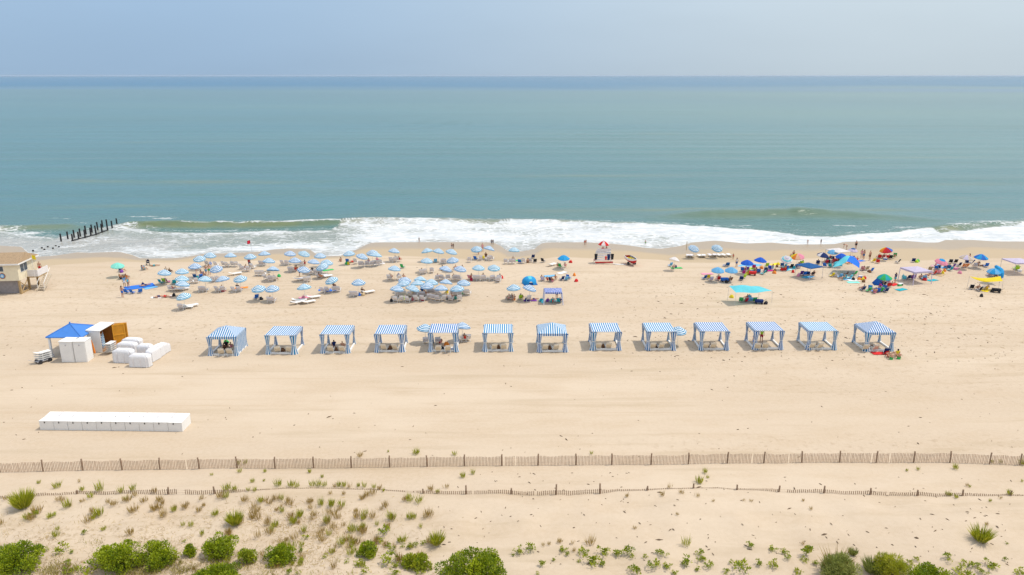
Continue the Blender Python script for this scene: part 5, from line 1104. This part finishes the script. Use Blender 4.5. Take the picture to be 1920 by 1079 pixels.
tt = O('boat_trolley', None, None, g, (0, 0, R(-75))); m = MB(); m.box((0, 0, .34), (2.6, .12, .1)); m.tube([(0, -.6, .28), (0, .6, .28)], .04, 6); O('axle_frame', m.mesh('axle_frame', M('silver', 'metal')), tt); m = MB(); m.tube([(0, -.12, 0), (0, .12, 0)], .28, 14); wm = m.mesh('wheel', M('black', 'plastic'))
for y in (-.58, .58): O('wheel', wm, tt, (0, y, .28))
fixed(tt, 'two-wheeled trolley under the red rescue boat', 'boat trolley')
m = MB(); m.patch(lambda u, v: ((v - .5) * .5 * math.sin(math.pi * min(.98, max(.03, u))) ** .5, (u - .5) * 2.2, .06 + .05 * (2 * u - 1) ** 2), 14, 4); m.patch(lambda u, v: ((.5 - v) * .5 * math.sin(math.pi * min(.98, max(.03, u))) ** .5, (u - .5) * 2.2, .0 + .05 * (2 * u - 1) ** 2), 14, 4)
fixed(O('paddle_board', m.mesh('board', M('white', 'plastic'), True), None, G(1161, 496.5), (0, 0, 1.35)), 'pale rescue board lying flat between lifeguard chair and boat', 'board')
m = MB(); m.tube([(0, 0, -.2), (.02, 0, 1.6)], .06, 6); fixed(O('timber_marker', m.mesh('stake', M('tan', 'wood')), None, G(1287, 469)), 'brown wooden marker stake in wet sand beside two tilted umbrellas', 'stake')

# ------------------------------------------------------------------ groyne of old piles in the surf
PILE = mat('tarred_pile', (.028, .026, .028), .75, .3, 4)
t = O('timber_groyne', None, None); piles = [(115, 453, 14.5), (127.5, 448.5, 14), (136.5, 452.5, 13.5), (139.5, 446.5, 15), (148, 449.5, 14.5), (151, 444, 15), (160, 446.5, 15.5), (161.5, 440, 16.5), (171, 443.5, 16), (173, 436.5, 15), (180.5, 441, 17.5), (183.5, 432, 15), (191.5, 436.5, 16.5), (192.5, 426, 12.5), (202, 433, 21), (210.5, 428.5, 14), (219.5, 421.5, 11.5)]
base = P(165, 443, SEA); t.location = (base.x, base.y, SEA)
pts = []
for x, y, h in piles:
    p = P(x, y, SEA); hh = h * (p.y * math.cos(PITCH) + 31 * math.sin(PITCH)) / F_PX / .985; q = p - base; pts.append(Vector((q.x, q.y, 0)))
    m = MB(); m.tube([(0, 0, -1.6), (rnd.uniform(-.03, .0), 0, hh)], [.17, .15], 8); O('pile', m.mesh('pile', PILE), t, (q.x, q.y, 0))
for i, j in ((2, 4), (4, 6), (6, 8), (8, 10), (10, 12), (12, 14)):
    m = MB(); d = pts[j] - pts[i]; c = (pts[i] + pts[j]) / 2; m.box((0, 0, 0), (d.length + .3, .16, .16)); o = O('wale', m.mesh('wale', PILE), t, (c.x, c.y - .2, .16), (0, 0, math.atan2(d.y, d.x)))
for x, y in ((78, 463), (83, 467), (89, 460), (99, 464), (104, 458), (110, 460.5), (62, 470)):
    p = P(x, y, -.8) - Vector((base.x, base.y, 0)); m = MB(); m.tube([(0, 0, -1), (0, 0, .28)], [.2, .16], 7); O('stump', m.mesh('stump', PILE), t, (p.x, p.y, float(T(p.x + base.x, p.y + base.y)) - SEA + .02))
fixed(t, 'double line of black weathered timber piles running into the surf', 'groyne')

# ------------------------------------------------------------------ sand fences
SLAT = mat('weathered_fence_slats', (.52, .38, .27), .85, .22, 3); FPOST = mat('weathered_fence_posts', (.30, .21, .145), .9, .2, 4)
def fence(posts, heights, slat_h, step, label, ph, skip=(), jitter=.02, lean=.05, sm=None, sw=.052):
    g0 = G(*posts[len(posts) // 2][:2]); t = O('sand_fence', None, None, g0); pp = [G(*p[:2]) for p in posts]
    for i, p in enumerate(pp):
        hh = heights(i)
        if hh > 0:
            m = MB(); m.tube([(0, 0, -.3), (rnd.uniform(-.04, .04), rnd.uniform(-.03, .03), hh)], [.065, .06], 6); O('post', m.mesh('post', FPOST), t, p - g0)
    for i in range(len(pp) - 1):
        a, b = pp[i], pp[i + 1]; L = (b - a).length; n = max(2, int(L / step)); m = MB(); sag = rnd.uniform(0, .06); ph_ = rnd.random() * 6
        for k in range(n):
            f = (k + .5) / n
            if rnd.random() < .008 or any(i == s and lo < f < hi for s, lo, hi in skip): continue
            p = a.lerp(b, f); gz = float(T(p.x, p.y)); h = slat_h(i + f) * (1 + .03 * math.sin(ph_ + 9 * f)) - sag * math.sin(math.pi * f) + rnd.uniform(-jitter, jitter)
            if h < .04: continue
            m.box((p.x - g0.x, p.y - g0.y + rnd.uniform(-.02, .02), gz - g0.z + h / 2 - .05), (sw, .012, h + .1), rz=rnd.uniform(-.3, .3), ry=rnd.gauss(0, lean) + .02 * math.sin(ph_ + 5 * f))
        for hz in (.3, .75):                                   # twisted wire
            q = []
            for k in range(7):
                p = a.lerp(b, k / 6); q.append((p.x - g0.x, p.y - g0.y, float(T(p.x, p.y)) - g0.z + slat_h(i + k / 6 * .999) * hz))
            m.tube(q, .006, 4)
        O('slat_panel', m.mesh('slat_panel', sm or SLAT), t)
    return fixed(t, label, 'fence', 'slatted sand fences')
F1 = [(-150, 888), (-72, 886.7), (0, 885.7), (81, 884.5), (155.5, 882.5), (229, 881.7), (300, 880.7), (373.7, 879.5), (444.5, 878), (515.7, 879), (588, 878), (658.7, 877.5), (730.5, 876.5), (801, 875.5), (870.7, 874.5), (940.7, 873.7), (1009, 873), (1080, 872.5), (1147, 872), (1220.7, 871.7), (1290.7, 870.5), (1363.7, 869), (1432, 868.7), (1503, 868), (1574, 867.5), (1642.5, 868), (1713, 868), (1781, 868), (1855, 870.5), (1912, 872.5), (1985, 873.5), (2058, 874)]
fence(F1, lambda i: 1.02, lambda s: .84 if s > 2.5 else .80, .112, 'long slatted sand fence standing clear above the smooth beach', 1, [(15, .05, .10)], lean=.015)
F2 = [(-150, 940), (-70, 937), (0, 935), (60, 932), (107, 929), (145, 926), (200, 928), (287, 927.5), (316, 927), (350, 927), (402.5, 926), (450, 923), (480, 920), (540, 916), (620, 916), (720, 919.5), (757, 922.5), (794, 925), (874, 927), (959, 927), (1042.5, 927.5), (1125, 925.7), (1160, 921), (1214, 919.5), (1260, 917), (1300, 916), (1347, 915.7), (1382, 918.7), (1460, 923), (1545, 924.5), (1632, 927.5), (1720, 929.5), (1804.5, 930), (1840, 930.5), (1895, 929.5), (1985, 931), (2080, 932)]
H2 = dict(zip(range(37), [.2, .2, .2, .22, .18, .22, .26, .36, .40, .36, .30, .2, .08, .06, .05, .07, .12, .20, .26, .30, .34, .33, .14, .10, .08, .07, .06, .10, .24, .28, .30, .28, .24, .20, .10, .08, .08]))
PH = {5: .3, 8: .6, 10: .6, 17: .35, 18: .72, 19: .5, 20: .85, 21: .85, 23: .35, 25: .4, 27: .42, 28: .55, 29: .6, 30: .55, 31: .45, 32: .5, 34: .4}
fence(F2, lambda i: PH.get(i, 0), lambda s: 1.1 * (H2[int(s)] * (1 - s % 1) + H2[min(36, int(s) + 1)] * (s % 1)), .14, 'half buried wavy sand fence along the grassy dune', 2, [(8, .5, .9), (16, .05, .5), (28, .03, .16)], .02, .03, mat('darker_fence_slats', (.30, .20, .13), .85, .22, 3), .05)
# ------------------------------------------------------------------ dune plants
def leaf_mat(name, c0, c1, trans=.25):
    m = bpy.data.materials.new(name); m.use_nodes = True; nt = m.node_tree; b = nt.nodes['Principled BSDF']; out = nt.nodes['Material Output']
    f = attr(nt, 'tone'); c = mixc(nt, f, c0, c1); nt.links.new(c, b.inputs['Base Color']); b.inputs['Roughness'].default_value = .5; b.inputs['Specular IOR Level'].default_value = .35
    t = nt.nodes.new('ShaderNodeBsdfTranslucent'); nt.links.new(c, t.inputs[0]); mx = nt.nodes.new('ShaderNodeMixShader'); mx.inputs[0].default_value = trans
    nt.links.new(b.outputs[0], mx.inputs[1]); nt.links.new(t.outputs[0], mx.inputs[2]); nt.links.new(mx.outputs[0], out.inputs[0]); return m
LEAF = leaf_mat('bayberry_leaves', (.042, .115, .005), (.46, .52, .015)); LEAF2 = leaf_mat('dune_plant_leaves', (.14, .22, .010), (.46, .47, .025)); BLADE = leaf_mat('green_dune_grass', (.17, .22, .008), (.54, .52, .035)); DRY = leaf_mat('dry_dune_grass', (.24, .145, .04), (.56, .42, .12)); GREYG = leaf_mat('grey_green_grass', (.11, .16, .02), (.38, .40, .10))
TWIG = mat('twigs', (.14, .09, .055), .9)
def leaves_mesh(name, L, m):
    """L: list of (pos, dir, width, length, tone)"""
    n = len(L); pos = np.array([l[0] for l in L], 'f'); d = np.array([l[1] for l in L], 'f'); w = np.array([l[2] for l in L], 'f')[:, None]; ln = np.array([l[3] for l in L], 'f')[:, None]
    d /= np.linalg.norm(d, axis=1, keepdims=True) + 1e-6; r = np.random.default_rng(n).normal(size=(n, 3)).astype('f'); sd_ = np.cross(d, r); sd_ /= np.linalg.norm(sd_, axis=1, keepdims=True) + 1e-6
    v = np.stack([pos, pos + d * ln * .5 + sd_ * w, pos + d * ln, pos + d * ln * .5 - sd_ * w], 1).reshape(-1, 3)
    me = bpy.data.meshes.new(name); me.vertices.add(4 * n); me.vertices.foreach_set('co', v.ravel()); me.loops.add(4 * n); me.loops.foreach_set('vertex_index', np.arange(4 * n, dtype='i')); me.polygons.add(n); me.polygons.foreach_set('loop_start', np.arange(0, 4 * n, 4, dtype='i')); me.update(); me.validate()
    a = me.attributes.new('tone', 'FLOAT', 'POINT'); a.data.foreach_set('value', np.repeat(np.array([l[4] for l in L], 'f'), 4)); me.materials.append(m); return me
def shrub(px, py, wpx, hpx, label, seed, lean=0.0, m=LEAF, dens=1.0, name='bayberry_shrub', leaf=(.035, .12)):
    g = G(px, py); zc = g.y * math.cos(PITCH) + CAM_H * math.sin(PITCH); k = zc / F_PX; w = wpx * k; h = hpx * k * 0.92; rr = random.Random(seed)
    t = O(name, None, None, g); L = []; R_ = w / 2; K = max(7, int(16 * w)); tw = MB(); h = max(.3, h - w * .18)
    for c in range(K):
        a = rr.uniform(0, 6.283); q = math.sqrt(rr.random()) * .86; zf = rr.uniform(.15, .95) * math.sqrt(max(.05, 1 - q * q * .9))
        cx, cy, cz = math.cos(a) * q * R_ + lean * zf * h, math.sin(a) * q * R_ * .85, zf * h
        cr = min(.42, .22 * w ** .6) * rr.uniform(.6, 1.15); tone0 = rr.uniform(.25, .75)
        tw.tube([(cx * .25, cy * .25, 0), (cx * .7, cy * .7, cz * .6), (cx, cy, cz)], [.03, .02, .008], 4)
        for _ in range(int(150 * dens * cr / .3)):
            v = Vector((rr.gauss(0, 1), rr.gauss(0, 1), rr.gauss(.25, 1))).normalized(); rad = cr * (.45 + .6 * rr.random() ** .5)
            p = Vector((cx, cy, cz)) + Vector((v.x, v.y, v.z * .85)) * rad
            if p.z < .03: p.z = rr.uniform(.03, .2)
            dd = v + Vector((rr.gauss(0, .45), rr.gauss(0, .45), rr.gauss(.45, .4)))
            L.append((tuple(p), tuple(dd), leaf[0] * rr.uniform(.7, 1.3), leaf[1] * rr.uniform(.7, 1.3), min(1, max(0, tone0 + rr.gauss(0, .13) + (.28 if rr.random() < .18 else 0)))))
    O('foliage', leaves_mesh('foliage', L, m), t); O('branches', tw.mesh('branches', TWIG), t)
    return fixed(t, label, 'shrub', 'green shrubs on the dune')
shrub(35, 1066, 92, 64, 'wide low shrub cut by the left edge of the dune', 1)
shrub(214, 1062, 86, 66, 'bushy dark green shrub, left of two neighbours at the left', 2, .28)
shrub(291, 1056, 68, 54, 'bushy green shrub touching a bigger leaning one', 3, .1)
shrub(354, 1042, 20, 27, 'slim small shrub between two rounded ones on the left', 4, .1)
shrub(415, 1042, 58, 58, 'tall dark green shrub with a raised tip under a grass ball', 5, .1)
shrub(464, 1055, 30, 35, 'dull green little shrub beside the tall dark one', 6, 0, LEAF2)
shrub(525, 1054, 58, 44, 'neatly rounded green shrub standing alone on sand', 7)
shrub(686, 1044, 34, 42, 'upright oval shrub on open sand left of the biggest', 8, .15)
shrub(784, 1062, 54, 30, 'low spreading pale shrub left of the biggest', 9, 0, LEAF2)
shrub(886, 1098, 146, 96, 'biggest broad green shrub of the dune', 10, 0, LEAF, 1.35)
shrub(1745, 1100, 84, 48, 'bright rounded shrub cut by the lower edge at right', 11)
shrub(413, 1086, 90, 18, 'shrub top just peeping in under the tall dark shrub', 12)
def blades(n, r, h, lean, seed, w=.018):
    rr = random.Random(seed); L = []
    for _ in range(n):
        a = rr.uniform(0, 6.283); q = rr.random() ** .7 * r; p = (math.cos(a) * q, math.sin(a) * q, 0); o = (math.cos(a) * lean * rr.uniform(.2, 1) + rr.gauss(0, .12), math.sin(a) * lean * rr.uniform(.2, 1) + rr.gauss(0, .12), 1)
        L.append((p, o, w * rr.uniform(.6, 1.3), h * rr.uniform(.5, 1.1), min(1, max(0, rr.gauss(.5, .25)))))
    return L
def clump(px, py, wpx, hpx, label, seed, m, n):
    g = G(px, py); k = (g.y * math.cos(PITCH) + CAM_H * math.sin(PITCH)) / F_PX
    t = O('grass_clump', leaves_mesh('grass_clump', blades(n, wpx * k * .30, hpx * k * 1.0, .85, seed, .022), m), None, g); return fixed(t, label, 'grass clump', 'big grass clumps on the dune')
clump(44, 952, 30, 36, 'round yellow-green grass ball beside the buried fence', 21, BLADE, 700)
clump(441, 984, 24, 27, 'small bright grass ball above the tall dark shrub', 22, BLADE, 420)
clump(1839, 1016, 26, 33, 'lone bright grass clump casting a shadow on bare sand', 23, BLADE, 420)
shrub(1574, 1088, 66, 66, 'large dull grey-green bush with wispy dry tips', 24, 0, GREYG, 1.6, 'beach_shrub', (.014, .26))
clump(1566, 1074, 40, 52, 'wispy dry grass growing out of the grey-green bush', 31, DRY, 160)
shrub(1668, 1080, 54, 56, 'bright grassy bush beside the dull grey-green one', 25, 0, BLADE, 1.5, 'beach_shrub', (.014, .26))
clump(1636, 1074, 34, 30, 'olive grass clump between the two large grassy bushes', 26, GREYG, 600)
clump(819, 1022, 20, 28, 'upright grass clump above the biggest shrub', 27, BLADE, 260)
clump(1598, 1041, 15, 15, 'small grass clump behind the grey-green bush', 28, GREYG, 200)
# small leafy plants
def rosette(seed):
    rr = random.Random(seed); L = []
    for s in range(rr.randint(4, 7)):
        a = rr.uniform(0, 6.283); q = rr.uniform(.05, .34); cx, cy, cz = math.cos(a) * q, math.sin(a) * q, rr.uniform(.12, .42); tone = rr.uniform(.2, .8)
        for _ in range(26):
            v = Vector((rr.gauss(0, 1), rr.gauss(0, 1), rr.gauss(.5, .7))).normalized(); p = Vector((cx, cy, cz)) + v * rr.uniform(.02, .13)
            L.append((tuple(p), tuple(v + Vector((0, 0, .3))), .035 * rr.uniform(.7, 1.3), .12 * rr.uniform(.7, 1.3), min(1, max(0, tone + rr.gauss(0, .15)))))
        for k in range(5): L.append(((cx * k / 6, cy * k / 6, cz * k / 6), (cx, cy, cz), .012, .14, .1))
    return leaves_mesh('dune_plant', L, LEAF2)
ROS = [rosette(100 + i) for i in range(8)]
TUF = [leaves_mesh('grass_tuft', blades(60 + 12 * i, .20, .60, .34, 200 + i, .013), BLADE) for i in range(4)] + [leaves_mesh('grass_tuft', blades(40 + 14 * i, .22, .56, .36, 210 + i, .012), DRY) for i in range(4)]
plants = '''972,1036,15;995,1033,14;1014,1062,13;1037,1052,9;1056,1036,12;1064,1043,9;1086,1054,8;1096,1038,19;1107,1059,25;1131,1062,17;1130,1040,18;1155,1043,17;1176,1042,17;1187,1047,10;1209,1046,9;1225,1066,16;1232,1039,12;1244,1044,15;1252,1067,13;1288,1064,20;1312,1040,14;1313,1050,15;1308,1072,11;1329,1065,12;1183,1070,9;1195,1078,17;1266,1079,11;1361,1076,12;1369,1056,8;1396,1070,30;1409,1027,14;1425,1062,13;1449,1034,14;1449,1062,18;1472,1039,13;1477,1049,9;1511,1042,21;1506,1053,12;1531,1059,9;1496,1078,15;1776,1050,17;1812,1064,18;1832,1066,15;1855,1064,19;1801,1078,27;1910,1076,18;1843,1078,14;1720,1052,9;1708,1060,12;1690,1066,14;1883,1052,7;1887,1020,5;
721,1002,15;747,1016,10;728,1026,9;735,1034,10;753,1026,9;767,1030,11;780,1024,8;795,1020,10;830,1014,10;714,1018,13;660,1028,7;572,1012,11;566,1036,11;608,1046,10;568,1056,11;648,1056,10;674,1060,16;682,1074,13;730,1056,22;744,1064,12;766,1064,9;738,1078,16;505,1062,15;541,1078,10;560,1076,8;1006,1078,7;963,1043,6;112,1036,20;136,1038,10;87,1034,10;65,970,14;104,969,11;130,1079,18;160,1080,28;128,1060,12;66,1058,14;330,1048,14;322,1062,12;286,1068,10;346,1018,7;157,1003,8;58,1056,10'''
for q in plants.replace('\n', '').split(';'):
    x, y, w = map(float, q.split(',')); g = G(x, y); k = (g.y * math.cos(PITCH) + CAM_H * math.sin(PITCH)) / F_PX
    t = O('dune_plant', ROS[rnd.randrange(8)], None, g, (0, 0, rnd.uniform(0, 6))); s_ = w * k / .58 * rnd.uniform(.9, 1.1); t.scale = (s_, s_, s_ * rnd.uniform(.8, 1.1))
    where = 'right of the biggest shrub' if 950 < x < 1440 else ('near the big grass clumps' if x >= 1440 else ('around the upright oval shrub' if x > 480 else 'between the shrubs at far left'))
    t['label'] = f'small leafy yellow-green dune plant on sand {where}'; t['category'] = 'plant'; t['group'] = f'leafy dune plants {where}'
# grass tufts one can count, then the thin rest as ground cover
tufts = []
for q in '73,907,5,0;107,916,10,0;149,905,6,1;154,921,7,0;170,934,8,0;187,921,12,0;227,925,10,0;249,921,10,0;290,924,8,1;397,892,4,0;450,886,6,0;474,905,6,0;426,920,10,0;440,920,7,0;466,921,6,0;478,922,7,0;447,872,7,0;460,870,6,0;497,886,5,0;495,903,4,0;522,912,10,0;547,912,8,0;557,914,7,0;581,887,6,0;604,896,5,0;586,912,8,0;598,912,9,0;609,912,7,0;635,913,8,0;645,913,8,0;656,915,8,1;627,914,6,1;672,913,6,0;683,914,8,0;701,916,7,0;712,918,7,1;719,922,5,0;700,928,9,1;687,932,10,1;645,928,6,1;868,896,8,0;887,890,8,0;808,920,8,1;836,916,7,1;821,925,6,0;780,852,8,0;852,854,6,0;728,848,3,0;676,857,7,1;1109,852,5,0;1311,905,9,0;1312,908,7,0;1322,888,8,0;1327,897,4,0;1791,880,8,0;1700,884,4,0;1721,882,5,0;1916,872,9,0;1813,912,5,1;1818,914,4,0;1916,904,4,0;1892,928,8,0;1856,941,4,0;1875,936,5,1;1860,868,5,0;1876,869,6,0;1776,929,6,0;1782,930,5,0;1793,934,5,0;1176,932,6,1;1241,930,7,1;1256,916,8,1;1278,926,6,1;1307,932,7,1;1286,1024,14,0;1106,1020,12,1;1049,1018,7,1;1074,1020,6,1;1018,1024,6,1;1030,1022,5,1;1076,1034,6,1;1505,1022,6,1;1337,941,4,1;1395,940,4,1;1408,941,4,1;1190,992,5,1;1270,966,4,1;1850,985,5,1;1520,956,5,1;1506,940,4,1;110,940,8,1;118,941,7,1;155,942,6,1;203,944,8,1;214,948,8,1;236,938,6,0;254,932,8,1;271,942,8,1;290,958,12,1;300,955,8,1;305,946,8,1;347,954,10,1;352,948,6,1;373,960,8,1;378,938,8,1;382,950,6,1;415,934,10,1;460,941,9,1;512,940,8,1;540,942,8,1;505,946,8,1;528,952,6,1;519,958,6,1;584,942,7,1;620,928,6,1'.split(';'): tufts.append([float(v) for v in q.split(',')])
r2 = random.Random(99)
while len(tufts) < 270:
    x = r2.gauss(600, 120) if r2.random() < .6 else r2.uniform(0, 800); y = r2.uniform(935, 1070) if r2.random() < .5 else r2.gauss(985, 30)
    if 925 < y < 1079 and 0 < x < 840: tufts.append([x, y, r2.uniform(6, 13), 1 if r2.random() < .55 else 0])
for x, y, h, dry in tufts:
    g = G(x, y); k = (g.y * math.cos(PITCH) + CAM_H * math.sin(PITCH)) / F_PX; t = O('grass_tuft', TUF[(4 if dry else 0) + rnd.randrange(4)], None, g, (0, 0, rnd.uniform(0, 6))); s_ = h * k / .36; t.scale = (s_ * rnd.uniform(.7, 1.2), s_ * rnd.uniform(.7, 1.2), s_)
    where = ('by the long standing fence' if y < 900 else 'along the buried fence' if y < 932 else 'between the buried fence and the shrubs')
    where += '' if x < 900 else ', bare side'
    t['label'] = f"{'dry brown' if dry else 'fresh yellow-green'} dune grass tuft {where}"; t['category'] = 'grass tuft'; t['group'] = t['label'].replace('tuft', 'tufts')
L = []
r3 = random.Random(5)
for _ in range(9000):
    u = r3.random(); x = r3.uniform(-40, 820) if u < .75 else r3.gauss(580, 90); y = 1085 - abs(r3.gauss(0, 62)) if u < .75 else r3.gauss(980, 30)
    if x > 760 and r3.random() < .7: continue
    if y < 930 or y > 1100: continue
    if vnoise(x, y, .013, 4) < .42 and r3.random() < .75: continue
    g = G(x, y); a = r3.uniform(0, 6.283); up = r3.random() < .35
    L.append((tuple(g + Vector((0, 0, .015))), (math.cos(a), math.sin(a), r3.uniform(.8, 2.5) if up else r3.uniform(.02, .25)), r3.uniform(.006, .014), r3.uniform(.15, .42), r3.random()))
o = struct(O('dry_grass_litter', leaves_mesh('dry_grass_litter', L, DRY)), 'stuff')
L = []
for _ in range(1000):
    x = r3.gauss(230, 170); y = 1082 - abs(r3.gauss(0, 24))
    if x < -60 or x > 700 or vnoise(x, y, .02, 6) < .45: continue
    g = G(x, y); tone = r3.random() * .6 + .2
    for _k in range(9):
        p = g + Vector((r3.gauss(0, .16), r3.gauss(0, .16), .0)); L.append((tuple(p), (r3.gauss(0, .5), r3.gauss(0, .5), 1), r3.uniform(.010, .022), r3.uniform(.12, .36), min(1, max(0, tone + r3.gauss(0, .15)))))
struct(O('low_dune_grass', leaves_mesh('low_dune_grass', L, leaf_mat('straw_dune_grass', (.20, .16, .03), (.46, .40, .12)))), 'stuff')
# bits of driftwood, shells and weed scattered over the beach
m = MB(); r4 = random.Random(8)
def bit(x, y, s_):
    g = G(x, y); a = r4.uniform(0, 3.14); l = s_ * r4.uniform(.6, 1.6); d = Vector((math.cos(a), math.sin(a), 0)) * l
    m.tube([g - d * .5 + Vector((0, 0, .02)), g + Vector((0, 0, .03)), g + d * .5 + Vector((0, 0, .02))], [.012, s_ * .16, .012], 5)
for _ in range(1000):
    u = r4.random()
    if u < .45: x, y = r4.uniform(1150, 1900), r4.uniform(530, 680)
    elif u < .75: x, y = r4.uniform(0, 1920), r4.uniform(500, 860)
    else: x, y = r4.uniform(820, 1900), r4.uniform(885, 1060)
    bit(x, y, r4.uniform(.06, .22) * (1 if r4.random() < .9 else 2))
struct(O('driftwood_bits', m.mesh('driftwood_bits', mat('driftwood', (.16, .11, .07), .9, .3))), 'stuff')
# ------------------------------------------------------------------ sea air
m = MB(); m.box((0, 24000, 13), (90000, 48800, 43)); hm_ = bpy.data.materials.new('sea_haze'); hm_.use_nodes = True; hn = hm_.node_tree; hn.nodes.clear()
pv = hn.nodes.new('ShaderNodeVolumePrincipled'); pv.inputs['Color'].default_value = (.76, .87, 1, 1); pv.inputs['Density'].default_value = 0.000018; ho = hn.nodes.new('ShaderNodeOutputMaterial'); hn.links.new(pv.outputs[0], ho.inputs['Volume'])
struct(O('haze', m.mesh('haze', hm_)), 'stuff')
finish_labels()
